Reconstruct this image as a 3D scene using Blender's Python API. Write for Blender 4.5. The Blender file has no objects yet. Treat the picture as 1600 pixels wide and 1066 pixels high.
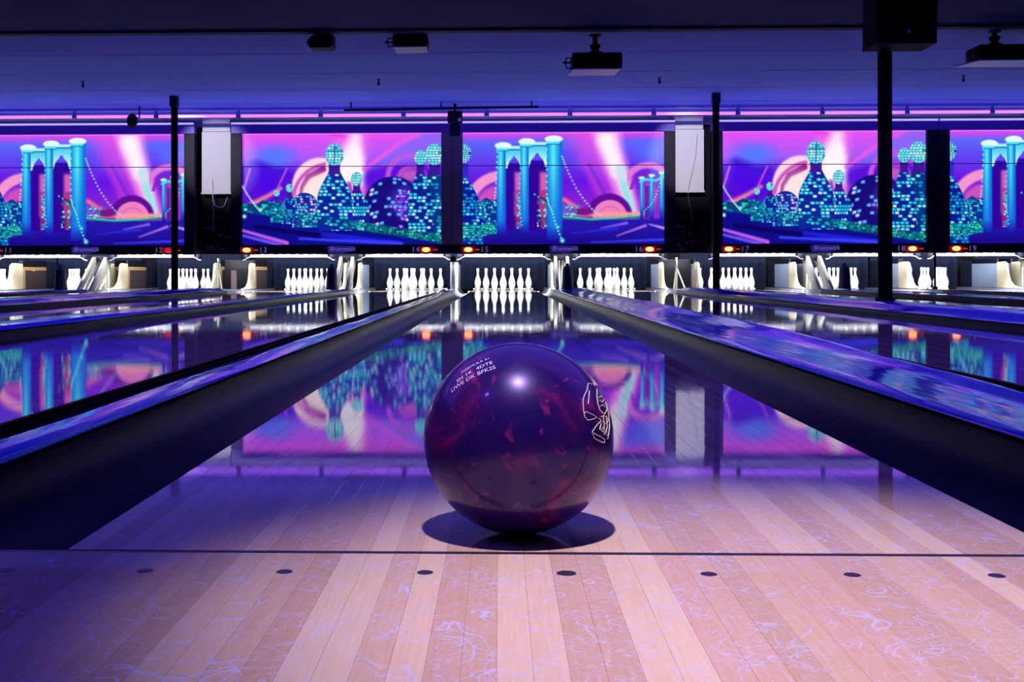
import bpy, bmesh, math, random
import numpy as np
from mathutils import Vector, Matrix
random.seed(7)
S = bpy.context.scene
COL = S.collection

# ------------------------------------------------------------------ camera
F = 1758.0; PX, PY = 732.3, 426.5; YAW = 0.0274; H = 0.2966; ROLL = -0.0017
cam = bpy.data.cameras.new('camera'); camo = bpy.data.objects.new('camera', cam); COL.objects.link(camo)
cam.sensor_width = 36; cam.lens = 36 * F / 1600
cam.shift_x = (800 - PX) / 1600; cam.shift_y = -(533 - PY) / 1600
cam.clip_start = 0.05; cam.clip_end = 100
camo.matrix_world = Matrix.Translation((0, 0, H)) @ Matrix.Rotation(YAW, 4, 'Z') @ Matrix.Rotation(math.pi / 2, 4, 'X') @ Matrix.Rotation(ROLL, 4, 'Z')
cam.dof.use_dof = False
S.camera = camo

# ------------------------------------------------------------------ world, lights, exposure
S.view_settings.view_transform = 'Standard'; S.view_settings.look = 'None'
S.view_settings.exposure = 0; S.view_settings.gamma = 1; S.view_settings.use_curve_mapping = False
w = bpy.data.worlds.new('dark_room'); S.world = w; w.use_nodes = True
w.node_tree.nodes['Background'].inputs[0].default_value = (0.2, 0.15, 1, 1)
w.node_tree.nodes['Background'].inputs[1].default_value = 0.01

def lamp(name, kind, loc, aim, energy, color, **kw):
    l = bpy.data.lights.new(name, kind); o = bpy.data.objects.new(name, l); COL.objects.link(o)
    l.energy = energy; l.color = color; o.location = loc
    d = Vector(aim) - Vector(loc); o.rotation_euler = d.to_track_quat('-Z', 'Y').to_euler()
    for k, v in kw.items(): setattr(l, k, v)
    return o
VIOLET_FILL = (0.15, 0.10, 1.0)
# warm spotlight over the front of the ball's lane
lamp('warm_spotlight', 'SPOT', (0.02, 0.62, 2.72), (0.24, 1.03, 0), 500, (1.0, 0.84, 0.86), spot_size=math.radians(26.5), spot_blend=1.0, shadow_soft_size=0.045)
# added unseen violet fills over the near lanes, lighting divider caps and approach
lamp('violet_fill_bank', 'AREA', (0, 4.6, 2.66), (0, 4.6, 0), 190, VIOLET_FILL, shape='RECTANGLE', size=12, size_y=5.2)
lamp('violet_fill_side', 'SPOT', (-1.7, 0.3, 2.6), (-0.75, 0.9, 0), 40, (0.14, 0.11, 1.0), spot_size=math.radians(55), spot_blend=1.0, shadow_soft_size=0.12)  # added unseen spot turning the left approach bluer
for nm_, px_ in (('left', 338), ('right', 1076)):
    X_ = (px_ - 780.5) / 100.5
    lamp('panel_lamp', 'SPOT', (X_ - 0.7, 14.6, 2.68), (X_, 17.5, 2.05), 330, (1.0, 0.95, 0.92), spot_size=math.radians(27), spot_blend=0.6, shadow_soft_size=0.03)  # added unseen spots brightening the white panels
# added area lights in mid-air, facing up to brighten the ceiling, backs unseen
lamp('ceiling_fill', 'AREA', (0.3, 16.0, 1.7), (0.3, 16.0, 3), 72, (0.10, 0.15, 1.0), shape='RECTANGLE', size=21, size_y=0.5)
lamp('ceiling_fill', 'AREA', (0.3, 13.0, 0.9), (0.3, 13.0, 3), 28, (0.08, 0.14, 1.0), shape='RECTANGLE', size=21, size_y=0.5)

# ------------------------------------------------------------------ helpers
def lin(c):
    return tuple((x / 255 / 12.92) if x / 255 <= 0.04045 else ((x / 255 + 0.055) / 1.055) ** 2.4 for x in c)
def X_at(px, Y):
    t = (px - PX) / F
    return Y * (t * math.cos(YAW) - math.sin(YAW)) / (math.cos(YAW) + t * math.sin(YAW))
def Z_at(px, py, Y):
    X = X_at(px, Y); d = Y * math.cos(YAW) - X * math.sin(YAW)
    return H + (PY - py) * d / F

class MB:
    def __init__(s): s.v = []; s.f = []
    def box(s, x0, x1, y0, y1, z0, z1, c=0.0):
        x0, x1 = min(x0, x1), max(x0, x1); y0, y1 = min(y0, y1), max(y0, y1); z0, z1 = min(z0, z1), max(z0, z1)
        n = len(s.v)
        if c <= 0:
            s.v += [(x, y, z) for z in (z0, z1) for y in (y0, y1) for x in (x0, x1)]
            s.f += [tuple(n + i for i in q) for q in ((0, 2, 3, 1), (4, 5, 7, 6), (0, 1, 5, 4), (2, 6, 7, 3), (0, 4, 6, 2), (1, 3, 7, 5))]
        else:
            bm = bmesh.new(); bmesh.ops.create_cube(bm, size=1)
            for v in bm.verts:
                v.co = Vector(((x0 + x1) / 2 + v.co.x * (x1 - x0), (y0 + y1) / 2 + v.co.y * (y1 - y0), (z0 + z1) / 2 + v.co.z * (z1 - z0)))
            bmesh.ops.bevel(bm, geom=bm.edges[:], offset=c, segments=2, affect='EDGES', profile=0.5)
            bm.verts.index_update()
            s.v += [tuple(v.co) for v in bm.verts]; s.f += [tuple(n + v.index for v in f.verts) for f in bm.faces]; bm.free()
        return s
    def prism(s, pts, a0, a1, axis='x'):
        """closed polygon pts extruded along axis; pts are the other two coordinates in order"""
        n = len(s.v); k = len(pts)
        def mk(p, a):
            return {'x': (a, p[0], p[1]), 'y': (p[0], a, p[1]), 'z': (p[0], p[1], a)}[axis]
        s.v += [mk(p, a0) for p in pts] + [mk(p, a1) for p in pts]
        s.f.append(tuple(n + i for i in range(k))); s.f.append(tuple(n + k + i for i in reversed(range(k))))
        for i in range(k):
            j = (i + 1) % k; s.f.append((n + i, n + k + i, n + k + j, n + j))
        return s
    def sweep(s, prof, ys, dz=None):
        """open or closed profile (x,z) swept along y"""
        n = len(s.v); k = len(prof)
        for i, y in enumerate(ys):
            for (x, z) in prof: s.v.append((x, y, z + (dz(x, y) if dz else 0)))
        for i in range(len(ys) - 1):
            for j in range(k - 1):
                a = n + i * k + j; s.f.append((a, a + 1, a + k + 1, a + k))
        return s
    def lathe(s, prof, c=(0, 0, 0), seg=24):
        n = len(s.v); k = len(prof)
        for i in range(seg):
            a = 2 * math.pi * i / seg
            for (r, z) in prof: s.v.append((c[0] + r * math.cos(a), c[1] + r * math.sin(a), c[2] + z))
        for i in range(seg):
            i2 = (i + 1) % seg
            for j in range(k - 1): s.f.append((n + i * k + j, n + i2 * k + j, n + i2 * k + j + 1, n + i * k + j + 1))
        return s
    def tube(s, pts, r, seg=8, caps=True):
        n = len(s.v); P = [Vector(p) for p in pts]; up = None
        for i, p in enumerate(P):
            t = (P[min(i + 1, len(P) - 1)] - P[max(i - 1, 0)]).normalized()
            if up is None: up = Vector((0, 0, 1)) if abs(t.z) < 0.9 else Vector((1, 0, 0))
            u = (up - t * up.dot(t)).normalized(); v = t.cross(u); up = u
            for j in range(seg):
                a = 2 * math.pi * j / seg; s.v.append(tuple(p + r * (math.cos(a) * u + math.sin(a) * v)))
        for i in range(len(P) - 1):
            for j in range(seg):
                j2 = (j + 1) % seg; s.f.append((n + i * seg + j, n + i * seg + j2, n + (i + 1) * seg + j2, n + (i + 1) * seg + j))
        if caps:
            s.f.append(tuple(n + j for j in reversed(range(seg)))); m = n + (len(P) - 1) * seg; s.f.append(tuple(m + j for j in range(seg)))
        return s
    def mesh(s, name, m, smooth=False):
        me = bpy.data.meshes.new(name); me.from_pydata(s.v, [], s.f); me.update()
        bm = bmesh.new(); bm.from_mesh(me); bmesh.ops.recalc_face_normals(bm, faces=bm.faces[:]); bm.to_mesh(me); bm.free()
        if m: me.materials.append(m)
        if smooth:
            me.polygons.foreach_set('use_smooth', [True] * len(me.polygons))
            try: me.set_sharp_from_angle(angle=math.radians(40))
            except Exception: pass
        return me
    def obj(s, name, m, parent=None, loc=None, smooth=False):
        return link(name, s.mesh(name, m, smooth), parent, loc)
def link(name, me, parent=None, loc=None):
    o = bpy.data.objects.new(name, me); COL.objects.link(o)
    if parent: o.parent = parent
    if loc: o.location = loc
    return o
def tag(o, label=None, cat=None, group=None, kind=None):
    if label: o['label'] = label
    if cat: o['category'] = cat
    if group: o['group'] = group
    if kind: o['kind'] = kind
    return o
def thing(name, label, cat, loc=(0, 0, 0), group=None):
    o = bpy.data.objects.new(name, None); COL.objects.link(o); o.location = loc; o.empty_display_size = 0.1
    return tag(o, label, cat, group)
def dup(root, loc, label, group=None):
    r = root.copy(); COL.objects.link(r); r.location = loc; r['label'] = label
    if group: r['group'] = group
    for ch in list(root.children):
        c = ch.copy(); COL.objects.link(c); c.parent = r
        for g in ch.children:
            d = g.copy(); COL.objects.link(d); d.parent = c
    return r

# ------------------------------------------------------------------ materials
def mat(name, color=(0.5, 0.5, 0.5), rough=0.5, metal=0.0, emis=None, es=1.0, spec=0.5, coat=0.0, noise=0.0, nscale=20, bump=0.0, bscale=60):
    m = bpy.data.materials.new(name); m.use_nodes = True; nt = m.node_tree; b = nt.nodes['Principled BSDF']
    b.inputs['Base Color'].default_value = (*color, 1); b.inputs['Roughness'].default_value = rough
    b.inputs['Metallic'].default_value = metal; b.inputs['Specular IOR Level'].default_value = spec
    b.inputs['Coat Weight'].default_value = coat; b.inputs['Coat Roughness'].default_value = 0.03
    if emis: b.inputs['Emission Color'].default_value = (*emis, 1); b.inputs['Emission Strength'].default_value = es
    if noise > 0:
        tc = nt.nodes.new('ShaderNodeTexCoord'); n = nt.nodes.new('ShaderNodeTexNoise'); n.inputs['Scale'].default_value = nscale
        n.inputs['Detail'].default_value = 5
        r = nt.nodes.new('ShaderNodeMapRange'); r.inputs[3].default_value = 1 - noise; r.inputs[4].default_value = 1 + noise
        mx = nt.nodes.new('ShaderNodeMix'); mx.data_type = 'RGBA'; mx.blend_type = 'MULTIPLY'; mx.inputs[0].default_value = 1
        mx.inputs[6].default_value = (*color, 1)
        nt.links.new(tc.outputs['Object'], n.inputs['Vector']); nt.links.new(n.outputs['Fac'], r.inputs[0])
        nt.links.new(r.outputs[0], mx.inputs[7]); nt.links.new(mx.outputs[2], b.inputs['Base Color'])
    if bump > 0:
        tc = nt.nodes.new('ShaderNodeTexCoord'); n = nt.nodes.new('ShaderNodeTexNoise'); n.inputs['Scale'].default_value = bscale
        bp = nt.nodes.new('ShaderNodeBump'); bp.inputs['Strength'].default_value = bump; bp.inputs['Distance'].default_value = 0.01
        nt.links.new(tc.outputs['Object'], n.inputs['Vector']); nt.links.new(n.outputs['Fac'], bp.inputs['Height']); nt.links.new(bp.outputs[0], b.inputs['Normal'])
    return m

def wood_material(name, board_shader):
    """lacquered maple with a fluorescent curled-hair pattern; board_shader draws boards where they are not modelled"""
    m = bpy.data.materials.new(name); m.use_nodes = True; nt = m.node_tree; N = nt.nodes; L = nt.links; b = N['Principled BSDF']
    geo = N.new('ShaderNodeNewGeometry')
    if board_shader:
        sep = N.new('ShaderNodeSeparateXYZ'); L.new(geo.outputs['Position'], sep.inputs[0])
        dv = N.new('ShaderNodeMath'); dv.operation = 'DIVIDE'; dv.inputs[1].default_value = 0.0272; L.new(sep.outputs[0], dv.inputs[0])
        fl = N.new('ShaderNodeMath'); fl.operation = 'FLOOR'; L.new(dv.outputs[0], fl.inputs[0])
        wn = N.new('ShaderNodeTexWhiteNoise'); wn.noise_dimensions = '1D'; L.new(fl.outputs[0], wn.inputs['W'])
        cr = N.new('ShaderNodeValToRGB'); L.new(wn.outputs['Value'], cr.inputs[0])
        e = cr.color_ramp.elements; e[0].color = (0.40, 0.24, 0.17, 1); e[1].color = (0.62, 0.45, 0.33, 1)
        basec = cr.outputs[0]
    else:
        oi = N.new('ShaderNodeObjectInfo'); basec = oi.outputs['Color']
    # grain
    mp = N.new('ShaderNodeMapping'); mp.inputs['Scale'].default_value = (60, 3, 10); L.new(geo.outputs['Position'], mp.inputs[0])
    gn = N.new('ShaderNodeTexNoise'); gn.inputs['Scale'].default_value = 4; gn.inputs['Detail'].default_value = 6; L.new(mp.outputs[0], gn.inputs['Vector'])
    gr = N.new('ShaderNodeMapRange'); gr.inputs[3].default_value = 0.84; gr.inputs[4].default_value = 1.14; L.new(gn.outputs['Fac'], gr.inputs[0])
    mx = N.new('ShaderNodeMix'); mx.data_type = 'RGBA'; mx.blend_type = 'MULTIPLY'; mx.inputs[0].default_value = 1
    L.new(basec, mx.inputs[6]); L.new(gr.outputs[0], mx.inputs[7])
    # curled hair print: iso-lines of several distorted noises
    total = None
    for k, (sc, off, wd) in enumerate(((13, 0, 0.0085), (17, 7.3, 0.008), (23, 13.1, 0.0085), (20, 23.7, 0.007), (11, 31.2, 0.007), (29, 41.9, 0.009))):
        m2 = N.new('ShaderNodeMapping'); m2.inputs['Location'].default_value = (off, off * 1.7, 0)
        m2.inputs['Rotation'].default_value = (0, 0, 0.9 * k)
        L.new(geo.outputs['Position'], m2.inputs[0])
        n = N.new('ShaderNodeTexNoise'); n.noise_dimensions = '2D'; n.inputs['Scale'].default_value = sc; n.inputs['Detail'].default_value = 0.6
        n.inputs['Distortion'].default_value = 1.6; L.new(m2.outputs[0], n.inputs['Vector'])
        s1 = N.new('ShaderNodeMath'); s1.operation = 'SUBTRACT'; s1.inputs[1].default_value = 0.5 + 0.03 * (k - 2.5); L.new(n.outputs['Fac'], s1.inputs[0])
        ab = N.new('ShaderNodeMath'); ab.operation = 'ABSOLUTE'; L.new(s1.outputs[0], ab.inputs[0])
        r = N.new('ShaderNodeMapRange'); r.inputs[1].default_value = wd * 0.2; r.inputs[2].default_value = wd * 1.4; r.inputs[3].default_value = 1; r.inputs[4].default_value = 0
        L.new(ab.outputs[0], r.inputs[0])
        # break lines into strokes
        n2 = N.new('ShaderNodeTexNoise'); n2.noise_dimensions = '2D'; n2.inputs['Scale'].default_value = 12; L.new(m2.outputs[0], n2.inputs['Vector'])
        r2 = N.new('ShaderNodeMapRange'); r2.inputs[1].default_value = 0.36; r2.inputs[2].default_value = 0.56; L.new(n2.outputs['Fac'], r2.inputs[0])
        mu = N.new('ShaderNodeMath'); mu.operation = 'MULTIPLY'; L.new(r.outputs[0], mu.inputs[0]); L.new(r2.outputs[0], mu.inputs[1])
        if total is None: total = mu.outputs[0]
        else:
            a = N.new('ShaderNodeMath'); a.operation = 'MAXIMUM'; L.new(total, a.inputs[0]); L.new(mu.outputs[0], a.inputs[1]); total = a.outputs[0]
    sc = N.new('ShaderNodeMath'); sc.operation = 'MULTIPLY'; sc.inputs[1].default_value = 0.78; L.new(total, sc.inputs[0])
    mh = N.new('ShaderNodeMix'); mh.data_type = 'RGBA'; L.new(sc.outputs[0], mh.inputs[0]); L.new(mx.outputs[2], mh.inputs[6]); mh.inputs[7].default_value = (0.50, 0.50, 1.0, 1)
    L.new(mh.outputs[2], b.inputs['Base Color'])
    # lacquer: scuffed near the foul line, oiled and mirror-like beyond
    n3 = N.new('ShaderNodeTexNoise'); n3.inputs['Scale'].default_value = 9; n3.inputs['Detail'].default_value = 8; L.new(geo.outputs['Position'], n3.inputs['Vector'])
    r3 = N.new('ShaderNodeMapRange'); r3.inputs[1].default_value = 0.35; r3.inputs[2].default_value = 0.7; r3.inputs[3].default_value = 0.012; r3.inputs[4].default_value = 0.05
    L.new(n3.outputs['Fac'], r3.inputs[0]); L.new(r3.outputs[0], b.inputs['Roughness'])
    b.inputs['Specular IOR Level'].default_value = 0.5
    bp = N.new('ShaderNodeBump'); bp.inputs['Strength'].default_value = 0.006; bp.inputs['Distance'].default_value = 0.002
    n4 = N.new('ShaderNodeTexNoise'); n4.inputs['Scale'].default_value = 260; n4.inputs['Detail'].default_value = 2; L.new(geo.outputs['Position'], n4.inputs['Vector'])
    L.new(n4.outputs['Fac'], bp.inputs['Height']); L.new(bp.outputs[0], b.inputs['Normal'])
    return m

M = {}
M['board'] = wood_material('lacquered_maple_board', False)
M['lane'] = wood_material('lacquered_maple_lane', True)
M['black'] = mat('matte_black', (0.002, 0.002, 0.006), 0.6, spec=0.1)
M['navy'] = mat('navy_painted_frame', (0.07, 0.03, 0.42), 0.45)
M['frame'] = mat('black_mask_frame', (0.005, 0.004, 0.02), 0.5, spec=0.15)
M['brownpost'] = mat('dull_brown_post', (0.20, 0.15, 0.15), 0.6, noise=0.2)
M['void'] = mat('dark_wall_paint', (0.003, 0.003, 0.006), 0.9)
M['wallp'] = mat('dark_blue_wall_paint', (0.02, 0.015, 0.05), 0.9)
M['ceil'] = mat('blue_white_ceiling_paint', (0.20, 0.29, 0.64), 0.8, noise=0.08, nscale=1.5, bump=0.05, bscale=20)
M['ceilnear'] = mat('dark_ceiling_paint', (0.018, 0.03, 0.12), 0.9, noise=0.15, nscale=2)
M['gutter'] = mat('dark_gutter_plastic', (0.0036, 0.0013, 0.026), 0.3, spec=0.5)
M['gutter'].node_tree.nodes['Principled BSDF'].inputs['IOR'].default_value = 1.12
M['pitgutter'] = mat('painted_lit_gutter_end', (0.12, 0.12, 0.17), 0.3)
M['white'] = mat('white_plastic', (0.8, 0.8, 0.78), 0.35)
M['pin'] = mat('white_pin_coating', (0.9, 0.9, 0.88), 0.25)
M['red'] = mat('red_pin_stripe', (0.6, 0.02, 0.02), 0.3)
M['cream'] = mat('cream_painted_steel', (0.34, 0.31, 0.21), 0.4, noise=0.1, nscale=8)
M['bluewhite'] = mat('blue_white_kickback', (0.13, 0.17, 0.26), 0.4, noise=0.12, nscale=6)
M['tan'] = mat('tan_wood_trim', (0.22, 0.14, 0.06), 0.5, noise=0.2, nscale=12)
M['brown'] = mat('dark_brown_board', (0.018, 0.008, 0.012), 0.6, noise=0.3, nscale=10)
M['steel'] = mat('worn_steel', (0.22, 0.22, 0.19), 0.3, metal=0.8, noise=0.3, nscale=14)
M['greysteel'] = mat('grey_worn_plate', (0.10, 0.10, 0.09), 0.35, metal=0.3, noise=0.35, nscale=14)
M['chrome'] = mat('bright_rail', (0.09, 0.09, 0.105), 0.25, metal=0.6, bump=0.5, bscale=12)
M['curtain'] = mat('navy_pit_curtain', (0.004, 0.0062, 0.018), 0.9, spec=0.1, noise=0.3, nscale=15)
M['hood'] = mat('midnight_blue_hood', (0.006, 0.005, 0.04), 0.5)
M['panel'] = mat('off_white_panel', (0.62, 0.60, 0.66), 0.7, noise=0.05, nscale=6)
M['lilactrim'] = mat('pale_trim', (0.95, 0.92, 1.0), 0.25, metal=0.9)
M['tube'] = mat('lit_violet_tube', (0.8, 0.5, 1), 0.4, emis=(0.95, 0.24, 2.4), es=1.0)
M['strip'] = mat('emissive_lilac_edge', (0.8, 0.75, 1), 0.4, emis=(0.50, 0.42, 0.95), es=1.0)
M['tubecap'] = mat('violet_tube_end', (0.10, 0.05, 0.5), 0.4)
M['fixture'] = mat('violet_lit_fixture', (0.45, 0.35, 0.75), 0.5)
M['redlamp'] = mat('lit_red_orange_lamp', (1, 0.3, 0.1), 0.3, emis=(1.0, 0.24, 0.06), es=4.5)
M['redhousing'] = mat('red_lamp_housing', (0.5, 0.01, 0.01), 0.4, emis=(0.35, 0.0, 0.01), es=0.5)
M['reddim'] = mat('dim_red_arrow', (0.6, 0.02, 0.05), 0.4, emis=(0.8, 0.03, 0.06), es=0.55)
M['number'] = mat('dim_lane_number', (0.25, 0.2, 0.5), 0.5, emis=(0.16, 0.10, 0.32), es=0.8)
M['badge'] = mat('dull_violet_badge', (0.08, 0.06, 0.32), 0.5, emis=(0.02, 0.014, 0.14), es=0.7)
M['logo'] = mat('violet_lettering', (0.3, 0.25, 0.7), 0.5, emis=(0.14, 0.12, 0.42), es=0.8)
M['dark_line'] = mat('dark_foul_line', (0.012, 0.006, 0.03), 0.35)
M['dot'] = mat('dark_lane_dot', (0.02, 0.012, 0.04), 0.4)
M['silverbody'] = mat('silver_grey_projector_shell', (0.6, 0.58, 0.66), 0.35)
M['wire'] = mat('pale_violet_wire', (0.55, 0.45, 0.8), 0.5)
M['greywire'] = mat('grey_wire', (0.12, 0.12, 0.13), 0.5)
M['glass'] = mat('dark_lens', (0.01, 0.01, 0.02), 0.05)

def cap_material():
    m = bpy.data.materials.new('glossy_blue_divider_cap'); m.use_nodes = True; nt = m.node_tree; N = nt.nodes; L = nt.links; b = N['Principled BSDF']
    b.inputs['Base Color'].default_value = (0.045, 0.05, 0.95, 1); b.inputs['Specular IOR Level'].default_value = 0.3
    geo = N.new('ShaderNodeNewGeometry'); mp = N.new('ShaderNodeMapping'); mp.inputs['Scale'].default_value = (14, 1.6, 1); L.new(geo.outputs['Position'], mp.inputs[0])
    n = N.new('ShaderNodeTexNoise'); n.inputs['Scale'].default_value = 1.0; n.inputs['Detail'].default_value = 3; L.new(mp.outputs[0], n.inputs['Vector'])
    bp = N.new('ShaderNodeBump'); bp.inputs['Strength'].default_value = 0.5; bp.inputs['Distance'].default_value = 0.01
    L.new(n.outputs['Fac'], bp.inputs['Height']); L.new(bp.outputs[0], b.inputs['Normal'])
    r = N.new('ShaderNodeMapRange'); r.inputs[3].default_value = 0.06; r.inputs[4].default_value = 0.18; L.new(n.outputs['Fac'], r.inputs[0]); L.new(r.outputs[0], b.inputs['Roughness'])
    return m
M['cap'] = cap_material()

def ball_material():
    m = bpy.data.materials.new('pearl_purple_ball'); m.use_nodes = True; nt = m.node_tree; N = nt.nodes; L = nt.links; b = N['Principled BSDF']
    tc = N.new('ShaderNodeTexCoord')
    n = N.new('ShaderNodeTexNoise'); n.inputs['Scale'].default_value = 9; n.inputs['Detail'].default_value = 7; n.inputs['Distortion'].default_value = 1.6; n.inputs['Roughness'].default_value = 0.6
    L.new(tc.outputs['Object'], n.inputs['Vector'])
    cr = N.new('ShaderNodeValToRGB'); e = cr.color_ramp.elements; L.new(n.outputs['Fac'], cr.inputs[0])
    e[0].position = 0.40; e[0].color = (0.014, 0.004, 0.13, 1); e[1].position = 0.80; e[1].color = (0.34, 0.014, 0.24, 1)
    x = cr.color_ramp.elements.new(0.55); x.color = (0.035, 0.005, 0.12, 1)
    y = cr.color_ramp.elements.new(0.66); y.color = (0.15, 0.008, 0.15, 1)
    n2 = N.new('ShaderNodeTexNoise'); n2.inputs['Scale'].default_value = 26; n2.inputs['Detail'].default_value = 4; n2.inputs['Distortion'].default_value = 2.5; L.new(tc.outputs['Object'], n2.inputs['Vector'])
    r2 = N.new('ShaderNodeMapRange'); r2.inputs[1].default_value = 0.61; r2.inputs[2].default_value = 0.78; L.new(n2.outputs['Fac'], r2.inputs[0])
    mx = N.new('ShaderNodeMix'); mx.data_type = 'RGBA'; L.new(r2.outputs[0], mx.inputs[0]); L.new(cr.outputs[0], mx.inputs[6]); mx.inputs[7].default_value = (0.30, 0.02, 0.18, 1)
    L.new(mx.outputs[2], b.inputs['Base Color']); b.inputs['Roughness'].default_value = 0.3; b.inputs['Metallic'].default_value = 0.2
    b.inputs['Coat Weight'].default_value = 0.45; b.inputs['Coat Roughness'].default_value = 0.02; b.inputs['Coat IOR'].default_value = 1.45; b.inputs['Specular IOR Level'].default_value = 0.2
    return m
M['ball'] = ball_material()
M['mark'] = mat('pale_ball_engraving', (0.75, 0.6, 0.9), 0.4, emis=None)
M['goldmark'] = mat('pale_gold_ball_marking', (0.8, 0.68, 0.62), 0.4)

# ------------------------------------------------------------------ layout
C0 = 0.0655; LW = 1.061; HW = LW / 2
YF = 1.192; YPIN = YF + 18.29; YM = 17.4
LANES = {  # name, centre X
    -5: -8.94, -4: -7.36, -3: -5.52, -2: -3.37, -1: -1.52, 0: C0, 1: 1.905, 2: 4.05, 3: 5.89, 4: 7.48, 5: 9.32}
def lane_name(k):
    if k == 0: return "the ball's lane"
    n = ['first', 'second', 'third', 'fourth', 'fifth'][abs(k) - 1]
    if abs(k) == 1: return f"the lane next {'left' if k < 0 else 'right'} of the ball's lane"
    return f"the {n} lane {'left' if k < 0 else 'right'} of the ball's lane"
MASKS = [(-6.44, 'bridge'), (-2.445, 'city'), (0.985, 'bridge'), (4.97, 'city'), (8.41, 'bridge')]

# ------------------------------------------------------------------ room shell
RX0, RX1, RY0, RY1 = -11.5, 12.0, -5.0, 21.3
CZ = 2.75
def struct(name, mb, m): return tag(mb.obj(name, m), kind='structure')
floor = struct('floor', MB().box(RX0, RX1, RY0, RY1, -0.32, -0.14), M['void'])
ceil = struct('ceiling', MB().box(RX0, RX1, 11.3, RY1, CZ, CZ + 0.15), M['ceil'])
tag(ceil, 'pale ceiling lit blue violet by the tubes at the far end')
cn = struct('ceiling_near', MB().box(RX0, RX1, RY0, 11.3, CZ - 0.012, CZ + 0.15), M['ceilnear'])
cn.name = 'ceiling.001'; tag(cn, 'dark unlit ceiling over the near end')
struct('wall_back', MB().box(RX0, RX1, RY1, RY1 + 0.15, -0.32, CZ + 0.15), M['void'])
struct('wall_pit_shield', MB().box(RX0, RX1, 17.9, 17.95, 0.76, CZ), mat('violet_blue_light_shield', (0.22, 0.16, 0.6), 0.8))  # added board keeping pit light off the ceiling behind the masks
struct('wall_left', MB().box(RX0 - 0.15, RX0, RY0, RY1, -0.32, CZ + 0.15), M['wallp'])
struct('wall_right', MB().box(RX1, RX1 + 0.15, RY0, RY1, -0.32, CZ + 0.15), M['wallp'])
struct('wall_front', MB().box(RX0, RX1, RY0 - 0.15, RY0, -0.32, CZ + 0.15), M['wallp'])
# dark edge strip and panel joints of the ceiling
struct('trim_1', MB().box(RX0, RX1, 11.22, 11.34, CZ - 0.035, CZ), mat('dark_ceiling_edge_strip', (0.02, 0.02, 0.05), 0.8))
tn = 2
for yj in (12.52, 13.74, 14.96, 16.18):
    struct('trim_%d' % tn, MB().box(RX0, RX1, yj - 0.008, yj + 0.008, CZ - 0.003, CZ), mat('ceiling_joint', (0.26, 0.28, 0.56), 0.8)); tn += 1

# ------------------------------------------------------------------ approach floor (setting) with separate boards
BW = 0.0272
BOARD_COLS = [lin(c) for c in ((200, 166, 156), (208, 176, 166), (213, 184, 173), (192, 156, 148), (200, 162, 156), (211, 180, 168), (190, 155, 148))]
def board_mesh(name):
    """unit-length board (y 0..1), chamfered long edges"""
    c = 0.00025; h = BW / 2 - 0.00006
    prof = [(-h, -0.02), (h, -0.02), (h, -c), (h - c, 0), (-h + c, 0), (-h, -c)]
    return MB().prism(prof, 0, 1, 'y').mesh(name, M['board'])
BMESH = board_mesh('board')
def board(x, y0, y1, parent, colr):
    o = link('board', BMESH, parent, (x, y0 + 0.0003, 0)); o.scale = (1, y1 - y0 - 0.0006, 1); o.color = (*colr, 1); return o
app = MB().box(RX0, C0 - 1.09, RY0, YF - 0.006, -0.14, 0).box(C0 + 1.09, RX1, RY0, YF - 0.006, -0.14, 0).box(C0 - 1.09, C0 + 1.09, RY0, 0.3, -0.14, 0)
app.box(C0 - 1.09, C0 + 1.09, 0.3, YF - 0.006, -0.14, -0.0195)
approach = struct('floor_approach', app, M['lane']); approach.name = 'floor.001'
tag(approach, 'pale wooden approach in front of the dark foul line, printed with curly lines')
prev = None; run = []
rb = random.Random(11)
seq = {}
for i in range(-39, 40):
    c = rb.choice([q_ for q_ in BOARD_COLS if q_ != prev and q_ != seq.get(i - 2)])
    if i % 4 == 1 and prev: c = prev
    prev = c; seq[i] = c
    board(C0 + i * BW, 0.3, YF - 0.006, approach, c)
# foul line and approach dots
MB().box(RX0, RX1, YF - 0.0058, YF + 0.0048, -0.14, -0.0006).obj('foul_line', M['dark_line'], approach)
for i in range(-4, 5):
    r = 0.0098 if i == 0 else 0.0082
    MB().lathe([(0, 0.0005), (r * 0.9, 0.0005), (r, 0.0001), (r, -0.001)], (C0 + i * 0.1397, 1.112, 0), 20).obj('approach_dot', M['dot'], approach)

# ------------------------------------------------------------------ lanes
for k, x in LANES.items():
    if k == 0: lab = "glossy centre lane of pale boards carrying the purple ball"
    else: lab = "glossy dark reflecting bowling lane, " + lane_name(k)[4:]
    t = thing('bowling_lane', lab, 'bowling lane', (x, YF, 0), 'bowling lanes')
    if k == 0:
        yend = 3.1
        MB().box(-HW, HW, 0.005, yend - YF, -0.14, -0.0195).obj('lane_bed', M['lane'], t)
        MB().box(-HW, HW, yend - YF, 20.5 - YF, -0.14, 0).obj('lane_surface', M['lane'], t)
        for i in range(-19, 20):
            c = seq[i] if rb.random() < 0.6 else rb.choice(BOARD_COLS)
            y = 0.005; e = 0.35 + rb.random() * 1.0
            while y < yend - YF - 0.001:
                e = min(e, yend - YF)
                if yend - YF - e < 0.25: e = yend - YF
                board(i * BW, y, e, t, c)
                y = e; e = y + 0.9 + rb.random() * 0.7
                c = seq[i] if rb.random() < 0.4 else rb.choice(BOARD_COLS)
    else:
        MB().box(-HW, HW, 0.005, 20.5 - YF, -0.14, 0).obj('lane_surface', M['lane'], t)

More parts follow.
